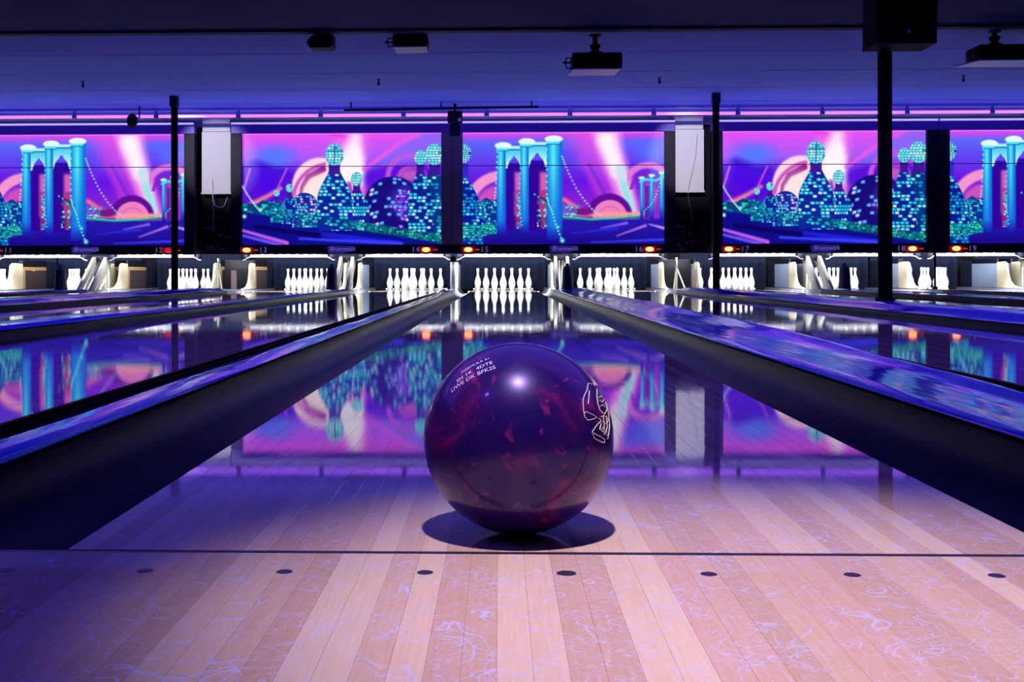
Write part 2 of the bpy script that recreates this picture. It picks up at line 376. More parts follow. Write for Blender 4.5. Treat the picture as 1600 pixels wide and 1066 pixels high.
# ------------------------------------------------------------------ lane dividers: gutters and caps
YG = 16.9
keys = sorted(LANES)
ysn = [YF + 0.006] + [YF + 0.3 + i * 0.6 for i in range(26)] + [YG]
ysn = [y for y in ysn if y <= YG]
def gutter_mb(x0, x1, ztop, ys):
    """x0 = lane edge, x1 = cap edge"""
    n = 12; prof = [(x0, -0.004)]
    for i in range(n + 1):
        a = math.pi * i / n
        prof.append((x0 + (x1 - x0) * (0.5 - 0.5 * math.cos(a)), -0.012 - 0.075 * math.sin(a) + (ztop - 0.01 + 0.012) * (i / n) ** 3))
    prof += [(x1, ztop - 0.004)]
    prof += [(x1, -0.135), (x0, -0.135), (x0, -0.004)]
    mb = MB().sweep(prof, ys)
    k = len(prof) - 1; nn = len(ys)
    mb.f.append(tuple(range(k))); mb.f.append(tuple((nn - 1) * (k + 1) + j for j in range(k)))
    return mb
def divider(i, j):
    xa = LANES[i] + HW; xb = LANES[j] - HW; gap = xb - xa
    kindw = 'narrow' if gap < 0.6 else ('wide' if gap < 0.9 else 'post')
    zt = 0.043 if kindw == 'wide' else 0.035
    gw = 0.215; ga = xa + gw; gb = xb - gw
    if kindw == 'narrow': ga = xa + 0.168; gb = xb - 0.235
    lab = {'narrow': 'narrow blue divider with gutters', 'wide': 'wide blue divider with gutters', 'post': 'very wide blue divider'}[kindw]
    if i < 0 and j <= 0: nb = f"left of {lane_name(j)}"
    else: nb = f"right of {lane_name(i)}"
    t = thing('lane_divider', lab + ', ' + nb, 'divider', (0, 0, 0), 'lane dividers')
    gutter_mb(xa + 0.001, ga - 0.006, zt, ysn).obj('gutter', M['gutter'], t, smooth=True)
    gutter_mb(xb - 0.001, gb + 0.006, zt, ysn).obj('gutter', M['gutter'], t, smooth=True)
    # gutter continuations by the pin deck, white pit light put into a paler colour
    for (e0, e1) in ((xa + 0.001, ga - 0.001), (xb - 0.001, gb + 0.001)):
        sg = 1 if e1 > e0 else -1
        gutter_mb(e0, e1, zt, [YG + 0.001, 20.5]).obj('gutter_end', M['pitgutter'], t, smooth=True)
        n = 14; pts = []
        for q in range(n + 1):
            a = math.pi * q / n
            pts.append((e0 + sg * 0.014 + (e1 - e0 - sg * 0.028) * (0.5 - 0.5 * math.cos(a)), 17.80, 0.008 - 0.070 * math.sin(a) + 0.045 * (q / n) ** 3))
        MB().tube(pts, 0.012, 6).obj('gutter_lip', M['white'], t, smooth=True)  # white lip stands for pit light catching the gutter edge
    wv = random.Random(i * 7 + 3)
    ph = [wv.random() * 6 for _ in range(4)]
    dz = lambda x, y: 0.0028 * math.sin(y * 1.9 + ph[0]) * math.sin(x * 12 + ph[1]) + 0.0018 * math.sin(y * 4.3 + ph[2])
    w_ = gb - ga
    if (i, j) == (0, 1):
        dz0 = dz
        dz = lambda x, y: dz0(x, y) + max(0, min(1, (x - ga) / w_)) ** 1.5 * (0.022 - 0.115 * math.exp(-(y - 1.0) / 1.7))
    if kindw == 'narrow':
        prof = [(ga - 0.004, zt - 0.012), (ga, zt), (ga + w_ * 0.12, zt + 0.003), (ga + w_ * 0.5, zt + 0.005), (ga + w_ * 0.62, zt + 0.002), (gb - 0.01, zt - 0.010), (gb + 0.002, zt - 0.028)]
        if i < 0: prof = [(ga + gb - x, z) for x, z in reversed(prof)]
    elif kindw == 'wide':
        prof = [(ga - 0.004, zt - 0.014), (ga, zt), (ga + 0.02, zt + 0.006), (ga + 0.05, zt + 0.004), (ga + w_ / 2, zt + 0.008), (gb - 0.06, zt + 0.004), (gb - 0.04, zt + 0.014), (gb - 0.015, zt + 0.014), (gb, zt), (gb + 0.004, zt - 0.014)]
    else:
        prof = [(ga - 0.004, zt - 0.014), (ga, zt), (ga + 0.06, zt + 0.004), (ga + 0.09, zt + 0.03), (ga + 0.13, zt + 0.045), (gb - 0.13, zt + 0.045), (gb - 0.09, zt + 0.03), (gb - 0.06, zt + 0.004), (gb, zt), (gb + 0.004, zt - 0.014)]
    # the cap is a long hollow moulding: closed underneath, ends shut
    prof = prof + [(prof[-1][0], -0.138), (prof[0][0], -0.138), prof[0]]
    k = len(prof)
    ysf = [YF + 0.006 + q * 0.2 for q in range(int((YG - YF) / 0.2))] + [YG]
    mb = MB()
    npf = k
    for y in ysf:
        for q, (x, z) in enumerate(prof): mb.v.append((x, y, z + (dz(x, y) if z > 0 else 0)))
    for a in range(len(ysf) - 1):
        for q in range(npf - 1):
            n0 = a * npf + q; mb.f.append((n0, n0 + 1, n0 + npf + 1, n0 + npf))
    mb.f.append(tuple(range(npf - 1))); mb.f.append(tuple((len(ysf) - 1) * npf + q for q in range(npf - 1)))
    mb.obj('cap', M['cap'], t, smooth=True)
    # sunken support under the pit end of the divider
    MB().box(ga + 0.001, gb - 0.001, YG + 0.002, 20.5, -0.138, zt - 0.01).obj('end_block', M['pitgutter'], t)
    return kindw, ga, gb
DIV = {}
for a, b in zip(keys[:-1], keys[1:]): DIV[(a, b)] = divider(a, b)

# ------------------------------------------------------------------ pins
PINPROF = [(0, 0.3810), (0.010, 0.3802), (0.0195, 0.3755), (0.0247, 0.366), (0.0258, 0.355), (0.0245, 0.340), (0.0215, 0.320), (0.0195, 0.300), (0.0190, 0.284), (0.0205, 0.262),
           (0.0260, 0.238), (0.0345, 0.212), (0.0450, 0.185), (0.0535, 0.155), (0.0590, 0.130), (0.0605, 0.114), (0.0590, 0.092), (0.0545, 0.068), (0.0475, 0.040), (0.0400, 0.018), (0.0350, 0.006), (0.0315, 0.0), (0, 0)]
PINM = MB().lathe(PINPROF, seg=20).mesh('bowling_pin', M['pin'], smooth=True)
ring = MB()
for zz in (0.297, 0.277):
    rr = 0.0200
    ring.lathe([(rr - 0.002, zz - 0.004), (rr + 0.0012, zz - 0.004), (rr + 0.0008, zz + 0.004), (rr - 0.002, zz + 0.004)], seg=20)
ROWS = [[('head pin at the front point', 0)],
        [('second row left', -0.5), ('second row right', 0.5)],
        [('third row left', -1), ('third row centre', 0), ('third row right', 1)],
        [('back row far left', -1.5), ('back row inner left', -0.5), ('back row inner right', 0.5), ('back row far right', 1.5)]]
for k, x in LANES.items():
    for r, row in enumerate(ROWS):
        for nm, q in row:
            o = link('bowling_pin', PINM, None, (x + q * 0.3048, YPIN + r * 0.264, 0.0))
            o.rotation_euler[2] = random.random() * 6
            tag(o, f"white bowling pin, {nm}, {lane_name(k)[4:] if k else 'ball lane'}", 'bowling pin', 'bowling pins')

# ------------------------------------------------------------------ pinsetter pits
def pit(k, x):
    t = thing('pinsetter', f"pin pit with navy curtain behind {lane_name(k)}", 'pinsetter', (x, 17.9, 0), 'pinsetters')
    # pleated curtain
    mb = MB(); n = 40
    prof = [(-0.775 + 1.55 * i / n, 2.64 + 0.012 * math.sin(i * 1.35)) for i in range(n + 1)]
    mb.v = [(a, b, 0.0) for a, b in prof] + [(a, b, 0.75) for a, b in prof] + [(a, b + 0.02, 0.0) for a, b in prof] + [(a, b + 0.02, 0.75) for a, b in prof]
    m = n + 1
    for i in range(n):
        mb.f.append((i, i + 1, m + i + 1, m + i)); mb.f.append((2 * m + i, 3 * m + i, 3 * m + i + 1, 2 * m + i + 1))
        mb.f.append((m + i, m + i + 1, 3 * m + i + 1, 3 * m + i)); mb.f.append((i, 2 * m + i, 2 * m + i + 1, i + 1))
    mb.f.append((0, m, 3 * m, 2 * m)); mb.f.append((n, 2 * m + n, 3 * m + n, m + n))
    mb.obj('curtain', M['curtain'], t)
    # rail with turned-down ends, in the yz-plane a rounded bar
    pts = [(-0.745, 0.0, 0.505), (-0.70, 0, 0.512), (-0.655, 0.0, 0.545), (-0.60, 0, 0.557), (0.60, 0, 0.557), (0.655, 0, 0.545), (0.70, 0, 0.512), (0.745, 0, 0.505)]
    MB().tube(pts, 0.011, 8).tube([(-0.6, 0.01, 0.583), (0.6, 0.01, 0.583)], 0.008, 8).obj('rail', M['chrome'], t, smooth=True)
    MB().box(-0.62, 0.62, 0.015, 0.03, 0.545, 0.592).obj('rail_backing', M['greysteel'], t)
    for sx in (-1, 1):
        MB().lathe([(0, -0.03), (0.03, -0.03), (0.045, -0.005), (0.045, 0.03), (0, 0.05)], (sx * 0.7, 0.02, 0.56), 12).obj('bumper', M['black'], t, smooth=True)
    # rack cups above the rail, small bright lumps
    cups = MB()
    for q in range(7): cups.box(-0.42 + q * 0.14 - 0.02, -0.42 + q * 0.14 + 0.02, -0.01, 0.02, 0.592, 0.606, 0.004)
    cups.obj('rack_cups', M['steel'], t)
    MB().box(-0.54, 0.54, 2.44, 2.50, 0.0, 0.022).obj('tail_strip', M['white'], t)
    lamp('pit_lamp', 'AREA', (x, 17.62, 0.70), (x, 19.3, 0.10), 170, (0.96, 0.98, 1.0), shape='RECTANGLE', size=1.35, size_y=0.12)
for k, x in LANES.items(): pit(k, x)

# ------------------------------------------------------------------ kickback side panels
ZB = 0.034
def wall_set(t, xw, face, variant, arms=True, thick=0.03):
    """one side wall, xw its lane-side plane, face -1 looks left (lane on its left), +1 looks right"""
    a, b = xw, xw - face * thick
    z1 = 0.50
    MB().box(a, b, 19.95, 20.42, ZB, z1).obj('rear_panel', M['curtain'], t)
    if variant == 'blue':
        MB().box(a, b, 18.95, 19.94, ZB, 0.44).obj('side_panel', M['bluewhite'], t)
        MB().box(a, b, 18.95, 19.94, 0.441, z1 + 0.02).obj('machine_cover', M['black'], t)
    else:
        MB().box(a, b, 18.95, 19.94, 0.35, 0.41).box(a, b, 18.95, 19.05, ZB, 0.35).obj('side_frame', M['tan'], t)
        MB().box(a - face * 0.012, b, 19.06, 19.94, ZB, 0.345).obj('side_panel', M['brown'], t)
        MB().box(a, b, 18.95, 19.94, 0.415, z1 + 0.02).obj('machine_cover', M['black'], t)
    # cream front post with a flared foot
    pts = [(18.94, ZB), (18.94, 0.46), (18.68, 0.47), (18.60, 0.44), (18.56, 0.30), (18.50, 0.16), (18.36, 0.08), (18.15, 0.05), (17.95, ZB)]
    MB().prism(pts, a + face * 0.004, b, 'x').obj('front_post', M['cream'], t)
    if arms:
        for dy, m, wd in ((0.0, 'greysteel', 0.16), (0.24, 'steel', 0.10)):
            p = [(17.25 + dy, ZB), (17.25 + dy + wd, ZB), (17.95 + dy + wd, 0.56), (17.95 + dy, 0.56)]
            MB().prism(p, a - face * 0.012, b - face * 0.03, 'x').obj('slanted_arm', M[m], t)
for (i, j), (kd, ga, gb) in DIV.items():
    xa = LANES[i] + HW; xb = LANES[j] - HW; xc = (xa + xb) / 2
    nb = (f"left of {lane_name(j)}" if j <= 0 else f"right of {lane_name(i)}")
    t = thing('kickback', {'narrow': 'slim pit wall ', 'wide': 'double pit wall ', 'post': 'spaced pit walls '}[kd] + nb, 'pit wall', (0, 0, 0), 'pin pit side walls')
    left_view = xc < -4.0
    var = 'tan' if left_view else 'blue'
    if kd == 'narrow':
        wall_set(t, xc - 0.035, -1, var, arms=False, thick=0.032)
        wall_set(t, xc + 0.035, 1, var, arms=False, thick=0.032)
        if (i, j) == (-1, 0):
            MB().box(xc - 0.04, xc + 0.04, 17.60, 17.68, ZB, 0.47, 0.01).obj('white_post', M['white'], t, smooth=True)
            MB().box(xc - 0.045, xc + 0.05, 17.58, 17.70, 0.472, 0.56, 0.01).obj('post_cap', M['black'], t, smooth=True)
    elif kd == 'wide':
        wall_set(t, xc - 0.13, -1, var); wall_set(t, xc + 0.13, 1, var)
        MB().tube([(xc + 0.01, 18.3, ZB), (xc + 0.01, 18.3, 0.55)], 0.045, 14).obj('lift_cylinder', M['steel'], t, smooth=True)
        MB().box(xc - 0.12, xc + 0.12, 18.0, 18.3, 0.5, 0.585, 0.01).obj('machine_top', M['black'], t)
    else:
        wall_set(t, ga + 0.02, -1, var, arms=False); wall_set(t, gb - 0.02, 1, var, arms=False)
        MB().box(ga + 0.06, gb - 0.06, 19.2, 19.24, ZB, 0.52).obj('partition', M['void'], t)
        MB().tube([(xc - 0.13, 18.2, ZB), (xc - 0.13, 18.2, 0.54)], 0.018, 8).tube([(xc - 0.2, 18.0, ZB), (xc - 0.13, 18.2, 0.4)], 0.012, 8).tube([(xc - 0.02, 18.0, ZB), (xc - 0.13, 18.2, 0.4)], 0.012, 8).obj('tripod_strut', M['steel'], t)
        MB().box(xc + 0.10, xc + 0.17, 18.1, 18.2, ZB, 0.34).obj('wood_stud', M['brown'], t)
    if kd == 'wide':
        # ball return hood standing on the divider
        prof = [(0.0, 0.375), (0.018, 0.372), (0.026, 0.350), (0.034, 0.333), (0.060, 0.312), (0.072, 0.26), (0.076, 0.19), (0.078, 0.10), (0.085, 0.02), (0.09, 0.0), (0, 0)]
        o = MB().lathe(prof, (0, 0, 0), 20).obj('ball_return_hood', M['hood'], None, (xc + 0.0, 16.35, 0.058), smooth=True)
        o.scale = (1, 1.5, 1)
        nm = 'right of ' + ("the ball's lane" if i == 0 else lane_name(i)[4:])
        tag(o, 'dark blue rounded ball return hood ' + nm, 'ball return', 'ball return hoods')

# ------------------------------------------------------------------ murals
GU, GV = 316, 177
def hsh(a, b, s=0.0):
    x = np.sin(a * 12.9898 + b * 78.233 + s * 37.719) * 43758.5453
    return x - np.floor(x)
def C(*c): return np.array(c, float) / 255
class Paint:
    def __init__(s):
        s.u, s.v = np.meshgrid(np.linspace(0, 313, GU), np.linspace(0, 175, GV)); s.c = np.zeros((GV, GU, 3))
    def put(s, a, col):
        a = np.clip(a, 0, 1)[..., None]; s.c = s.c * (1 - a) + (col if np.ndim(col) == 3 else np.array(col)) * a
    def lerp(s, t, c0, c1): t = np.clip(t, 0, 1)[..., None]; return c0 * (1 - t) + c1 * t
    def disc(s, x, y, rx, ry, e=1.2): return np.clip((1 - np.hypot((s.u - x) / rx, (s.v - y) / ry)) * min(rx, ry) / e + 0.5, 0, 1)
    def ring(s, x, y, r, w, e=1.5): return np.clip((w - np.abs(np.hypot(s.u - x, s.v - y) - r)) / e + 0.5, 0, 1)
    def rect(s, x0, x1, y0, y1, e=0.8):
        return np.clip((s.u - x0) / e + .5, 0, 1) * np.clip((x1 - s.u) / e + .5, 0, 1) * np.clip((s.v - y0) / e + .5, 0, 1) * np.clip((y1 - s.v) / e + .5, 0, 1)
    def band(s, pts, w0, w1, e=3):
        """soft stroke through points with width going w0->w1"""
        best = np.full(s.u.shape, 1e9); n = len(pts) - 1
        for i in range(n):
            (x0, y0), (x1, y1) = pts[i], pts[i + 1]; dx, dy = x1 - x0, y1 - y0
            t = np.clip(((s.u - x0) * dx + (s.v - y0) * dy) / (dx * dx + dy * dy), 0, 1)
            d = np.hypot(s.u - x0 - t * dx, s.v - y0 - t * dy); wd = w0 + (w1 - w0) * (i + t) / n
            best = np.minimum(best, d - wd)
        return np.clip(0.5 - best / e, 0, 1)
    def windows(s, mask, seed, cw, ch, dens, cols, curve=0.0, cx=0):
        vv = s.v + curve * ((s.u - cx) ** 2) * 0.02
        iy = np.floor(vv / ch); ox = hsh(iy, iy * 0 + 3, seed) * cw; ix = np.floor((s.u + ox) / cw)
        r = hsh(ix, iy, seed); fx = (s.u + ox) / cw - ix; fy = vv / ch - iy
        on = (r < dens) * np.clip(1.4 - 2.4 * np.abs(fx - .5), 0, 1) * np.clip(1.5 - 2.9 * np.abs(fy - .5), 0, 1)
        pick = hsh(ix + 5, iy + 9, seed); col = np.where((pick < .5)[..., None], cols[0], np.where((pick < .8)[..., None], cols[1], cols[2]))
        s.put(mask * on * 1.2, col)
    def dots(s, pts, r, col, core=None):
        for (x, y) in pts:
            d = np.hypot(s.u - x, s.v - y); s.put(np.clip(1.25 - d / r, 0, 1), col)
            if core is not None: s.put(np.clip(1 - d / (r * .6), 0, 1), core)
CY = [C(40, 215, 225), C(120, 245, 245), C(200, 255, 245)]
TEAL = [C(10, 150, 190), C(40, 205, 215), C(140, 250, 240)]
GRN = [C(0, 150, 110), C(20, 200, 150), C(120, 240, 200)]
PUR = [C(120, 60, 230), C(160, 110, 255), C(220, 180, 255)]
def interp(pts, n):
    xs = np.linspace(0, len(pts) - 1, n); i = np.minimum(xs.astype(int), len(pts) - 2); f = xs - i
    P = np.array(pts, float); return P[i] * (1 - f)[:, None] + P[i + 1] * f[:, None]

def paint_city():
    p = Paint(); u, v = p.u, p.v
    c = p.lerp(v / 50, C(232, 80, 240), C(150, 90, 250)); c = p.lerp(0, c, c)
    c = np.where((v > 40)[..., None], p.lerp((v - 40) / 25, c, C(85, 10, 215) + 0 * c), c)
    c = p.lerp((v - 95) / 40, c, C(130, 30, 190) + 0 * c)
    p.c = c
    p.put(np.clip(1.3 - np.hypot((u - 50) / 36, (v - 36) / 20), 0, 1) * (v < 54), C(85, 120, 255))       # blue patch, above the seam
    p.put(p.band([(22, 50), (50, 60), (70, 60)], 8, 4, 14), C(50, 20, 215))
    p.put(p.band([(20, 58), (50, 90)], 16, 14, 16) * (v > 50), C(75, 5, 225))
    p.put(p.band([(130, -5), (170, 8)], 3, 3, 6), C(225, 30, 215))
    # beam
    p.put(p.band([(182, -6), (170, 25), (160, 60), (150, 100)], 15, 46, 22) * 0.8, C(250, 120, 235))
    p.put(p.band([(178, 8), (172, 40), (160, 80)], 9, 30, 14), C(255, 222, 246))
    p.put(p.band([(176, 30), (170, 60)], 10, 24, 12), C(255, 246, 250))
    # crescent arc to the left
    arc = [(128, 108), (92, 105), (80, 92), (82, 72), (94, 55), (112, 44), (134, 40)]
    p.put(p.disc(122, 84, 44, 46, 4) * (u < 150), C(255, 214, 226))
    p.put(p.ring(138, 106, 58, 3, 3) * (u < 132) * (v < 98), C(205, 90, 190))
    p.put(p.band([(91, 100), (94, 84), (104, 68), (127, 56)], 2, 5, 3), C(150, 35, 140))
    p.put(p.disc(120, 95, 26, 30, 16) * 0.6, C(255, 240, 225))
    # right sky and swooshes
    p.put(p.band([(200, 62), (230, 45), (270, 20), (313, 12)], 5, 20, 16) * 0.75, C(120, 105, 245))
    p.put(p.band([(192, 56), (218, 38), (250, 14), (275, 2)], 3, 5, 5), C(225, 90, 235))
    p.put(p.band([(205, 70), (240, 60), (313, 70)], 12, 16, 12) * (v > 52), C(90, 15, 220))
    p.put(p.ring(265, 70, 36, 4, 4) * (v < 84), C(190, 85, 228)); p.put(p.ring(267, 74, 22, 3, 4) * (v < 84), C(175, 60, 210))
    p.put(p.disc(264, 66, 16, 10, 9) * .8, C(215, 105, 190))
    p.put(p.band([(3, 85), (12, 55)], 1.2, 1.5, 3), C(230, 120, 230)); p.put(p.band([(56, 84), (70, 55)], 1.2, 1.5, 3), C(200, 80, 220))
    p.put(p.band([(0, 118), (20, 108), (40, 98), (60, 86)], 4, 2.5, 6), C(250, 130, 165))
    p.put(p.band([(186, 90), (190, 110)], 4, 7, 6), C(230, 110, 190)); p.put(p.band([(168, 80), (172, 108)], 4, 6, 6), C(180, 60, 190))
    # water and roads
    shore = 122 + (u / 313) * 50
    p.put(np.clip((v - shore + 16) / 3, 0, 1), C(5, 50, 130))
    p.put(np.clip((v - shore) / 3, 0, 1), C(12, 10, 135))
    for a, b, col, w_ in (((0, 152), (70, 172), C(190, 90, 235), 2.2), ((0, 160), (60, 175), C(110, 80, 240), 2.0), ((60, 150), (240, 172), C(25, 30, 215), 2.5), ((90, 165), (250, 173), C(60, 60, 250), 2.0), ((20, 146), (120, 160), C(10, 0, 90), 3)):
        p.put(p.band([a, b], w_, w_ * 1.5, 3), col)
    # low skyline
    low = np.clip((v - (108 + 6 * np.sin(u * 0.13) + u * 0.03)) / 2, 0, 1) * np.clip((shore - v) / 3, 0, 1)
    p.put(low * (u < 120), C(6, 60, 120)); p.windows(low * (u < 130), 3, 7, 4.6, 0.35, GRN)
    p.windows(low * (u < 130), 4, 8, 5.0, 0.3, TEAL)
    p.put(p.disc(98, 115, 21, 22) * (v < 150), C(35, 30, 150)); p.windows(p.disc(98, 115, 20, 21) * (v > 98), 8, 5, 4.2, 0.6, [C(150, 190, 250), C(60, 200, 230), C(230, 220, 250)])
    p.put(p.rect(78, 118, 126, 146, 3), C(8, 70, 140)); p.windows(p.rect(78, 118, 120, 148), 9, 4, 4, 0.5, TEAL)
    # sphere building
    p.put(p.disc(237, 114, 46, 46), C(22, 8, 120)); p.put(p.disc(256, 108, 24, 26, 14) * 0.7, C(70, 40, 190))
    p.windows(p.disc(237, 114, 44, 44), 15, 7.5, 6.2, 0.27, [C(90, 190, 250), C(180, 230, 255), C(160, 120, 240)], -0.25, 237)
    p.windows(p.disc(258, 112, 20, 22), 16, 4, 4.4, 0.7, PUR)
    # pins standing as towers
    def tower(x, top, base, hr, br, seed, cols, dark, neck=C(60, 20, 150), dens=0.52, cw=7.2, ch=5.2):
        hh = hr * 1.2; y0 = top + hh
        nb = y0 + hh * 0.9; body0 = nb + (base - nb) * 0.12
        t = np.clip((v - nb) / max(base - nb, 1), 0, 1)
        tt = np.clip((t - 0.10) / 0.42, 0, 1); half = np.where(v < nb, hr * 0.6, hr * 0.6 + (br - hr * 0.6) * (0.65 * np.sin(tt * np.pi / 2) + 0.35 * tt * tt * (3 - 2 * tt)))
        body = np.clip((half - np.abs(u - x)) / 1.0 + 0.5, 0, 1) * (v > y0) * (v < base)
        p.put(body, dark); p.put(body * np.clip((body0 + 6 - v) / 6, 0, 1), neck)
        p.put(p.disc(x, y0, hr, hh), C(30, 140, 180))
        p.windows(p.disc(x, y0, hr, hh), seed, cw * 0.72, ch * 0.8, 0.95, [C(120, 240, 235), C(190, 255, 240), C(225, 255, 235)])
        p.windows(body * (v > body0 + 3), seed + 1, cw, ch, dens, cols)
    tower(302, 17, 168, 14, 30, 40, TEAL, C(5, 50, 130)); tower(280, 27, 165, 9.5, 19, 44, CY, C(10, 30, 140))
    tower(74, 79, 142, 5.5, 12, 50, TEAL, C(15, 30, 150), cw=4, ch=3.4); tower(54, 88, 140, 4.5, 10, 53, GRN, C(0, 80, 150), cw=4, ch=3.4)
    tower(180, 61, 152, 9, 20, 56, CY, C(15, 30, 150), cw=4.2)
    tower(145, 16, 153, 14.5, 27, 60, CY, C(12, 35, 150))
    p.put(p.rect(144.2, 145.8, 18, 48), C(20, 60, 150)); p.put(p.rect(131, 159, 27, 28.4), C(20, 60, 150))
    # green shore
    g = np.clip((v - shore + 14) / 3, 0, 1) * np.clip((shore + 1 - v) / 2, 0, 1)
    gr_ = np.clip((u - 150) / 60, 0, 1)
    p.put(g * (0.25 + 0.5 * gr_), C(0, 80, 110)); p.windows(g * (u < 200), 70, 6, 4.5, 0.35, TEAL); p.windows(g * (0.45 + 0.3 * gr_) * (u > 160), 71, 4, 3.4, 0.7, GRN)
    p.dots(interp([(0, 82), (8, 96), (18, 110), (28, 122)], 14), 2.0, C(170, 225, 245), C(240, 255, 250))
    p.dots([(3, 130)], 4, C(150, 240, 200), C(255, 255, 230))
    p.put(p.rect(-5, 320, -2, 1.6, 0.6) * .6, C(255, 150, 255))
    return p.c

def paint_bridge():
    p = Paint(); u, v = p.u, p.v
    c = p.lerp(v / 14, C(235, 70, 235), C(112, 95, 245))
    c = np.where((v > 14)[..., None], p.lerp((v - 14) / 60, C(90, 105, 250) + 0 * c, C(105, 20, 225) + 0 * c), c)
    c = p.lerp((v - 80) / 45, c, C(150, 40, 200) + 0 * c); p.c = c
    p.put(np.clip(1.2 - np.hypot((u - 185) / 30, (v - 38) / 18), 0, 1) * .8, C(60, 70, 250)); p.put(np.clip(1.2 - np.hypot((u - 292) / 26, (v - 32) / 20), 0, 1), C(90, 110, 255))
    # wide magenta glow and beam
    p.put(p.band([(205, -5), (215, 30), (238, 80), (255, 120)], 34, 16, 34) * 0.6, C(245, 85, 230))
    p.put(p.disc(195, 24, 26, 26, 30) * .5, C(230, 70, 225))
    p.put(p.band([(222, -8), (230, 30), (246, 75), (262, 124)], 21, 10, 16), C(255, 175, 240))
    p.put(p.band([(224, 14), (234, 40), (240, 62)], 13, 9, 14), C(255, 244, 252)); p.put(p.band([(246, 60), (256, 95), (263, 122)], 9, 6, 9), C(205, 222, 240)); p.put(p.band([(250, 80), (262, 120)], 4, 4, 6), C(150, 230, 225))
    p.put(p.band([(196, 50), (232, 118)], 1, 4, 5), C(80, 40, 220)); p.put(p.band([(186, 40), (205, 80), (222, 112)], 2, 8, 12) * .6, C(215, 60, 215))
    # sun half disc with arc
    p.put(p.disc(228, 132, 36, 36, 3) * (v < 132), C(95, 10, 150)); p.put(p.disc(229, 133, 27, 27, 2), C(238, 130, 190)); p.put(p.ring(229, 133, 17, 1.2, 2), C(225, 100, 195))
    p.put(p.ring(288, 88, 36, 5, 4) * (v < 84) * (u > 256), C(225, 120, 215)); p.put(p.ring(288, 92, 26, 2.5, 4) * (v < 90), C(140, 30, 190))
    p.put(p.disc(292, 96, 14, 22, 10) * .8, C(200, 90, 190))
    p.put(p.band([(172, 128), (280, 128)], 3, 3, 4), C(255, 160, 150)); p.put(p.band([(158, 105), (178, 118), (200, 128)], 3, 2, 6), C(250, 120, 150)); p.put(p.disc(188, 124, 16, 6, 3), C(120, 20, 130))
    # pink arcs behind the towers
    p.put(p.ring(60, 118, 50, 8, 4) * (u > 14) * (v < 112), C(245, 150, 205)); p.put(p.disc(58, 116, 38, 34, 8) * (u > 20), C(205, 80, 190))
    p.put(p.disc(50, 112, 10, 8, 4), C(120, 20, 150))
    # water
    p.put(np.clip((v - 133) / 5, 0, 1), C(35, 20, 170)); p.put(np.clip((v - 150) / 20, 0, 1), C(25, 8, 140))
    p.put(p.band([(0, 150), (60, 150)], 3, 2, 8), C(60, 20, 160))
    for a, b, col in (((215, 150), (255, 142), C(130, 90, 240)), ((240, 162), (284, 146), C(170, 110, 220)), ((200, 172), (313, 168), C(60, 60, 240)), ((170, 158), (240, 150), C(40, 40, 220)), ((290, 144), (312, 150), C(190, 150, 235))):
        p.put(p.band([a, b], 0.8, 2.2, 3), col)
    # city at left
    p.put(np.clip((v - 104 - 3 * np.sin(u * 0.3)) / 2, 0, 1) * (u < 58) * (v < 160), C(8, 50, 140)); p.windows(np.clip((v - 106) / 3, 0, 1) * (u < 56) * (v < 158), 3, 4, 3.6, .55, TEAL)
    hb = np.clip((30 * np.sin(np.clip((v - 62) / 70, 0, 1) * 1.5) - u + 2) / 1.2, 0, 1) * (v > 66)
    p.put(hb, C(8, 20, 150)); p.put(p.disc(-1, 32, 14, 16), C(10, 60, 160)); p.windows(p.disc(-1, 32, 14, 16), 5, 4, 3.4, .95, [C(120, 240, 235), C(190, 255, 240), C(225, 255, 235)]); p.windows(hb, 6, 6.5, 5, .66, TEAL)
    p.put(p.rect(-2, 9, 48, 70), C(50, 40, 200)); g = np.clip((v - 142) / 3, 0, 1) * np.clip((172 - v - 0.25 * u) / 4, 0, 1) * (u < 62)
    p.windows(g, 7, 3, 3, .85, GRN)
    # suspension cables and strings behind
    p.put(p.rect(64, 96, 48, 150, 2), C(45, 5, 165)); p.put(p.rect(98, 134, 44, 155, 2), C(45, 5, 170))
    for (a0, a1, b0, pk) in ((70, 92, 42, C(205, 100, 190)), (104, 131, 40, C(215, 95, 180))):
        inner = p.rect(a0, a1, b0 + 12, 152, 1.5)
        p.put(inner, C(48, 0, 150)); p.put(inner * p.rect(a1 - 11, a1 + 2, 62, 130, 6), pk)
        p.put(inner * p.rect(a1 - 10, a1, 90, 150, 4) * .8, C(170, 40, 120))
    p.windows(p.rect(84, 93, 95, 150), 11, 4, 4, .6, TEAL); p.windows(p.rect(116, 131, 100, 150), 12, 4, 4, .5, GRN)
    # arch beams
    for (a0, a1, y0, y1, pc) in ((66, 94, 26, 48, 80), (100, 134, 20, 46, 116)):
        beam = p.rect(a0, a1, y0, y1 + 8, 1)
        half = (a1 - a0) * 0.36
        hole = np.clip((half - np.abs(u - pc) - np.clip((y1 + 6 - v), 0, 99) * 0.55 * np.clip((y1 + 6 - v) / 14, 0.6, 1.0)) / 1.2 + .5, 0, 1) * (v > y1 - 14)
        p.put(beam * (1 - hole), p.lerp((v - y0) / 26, C(60, 200, 235) + 0 * p.c, C(195, 250, 250) + 0 * p.c))
        p.put(p.rect(a0, a1, y0, y0 + 1.6), C(10, 70, 170)); p.put(p.rect(a0, a1, y0 - 5, y0 - .3) , C(170, 245, 250))
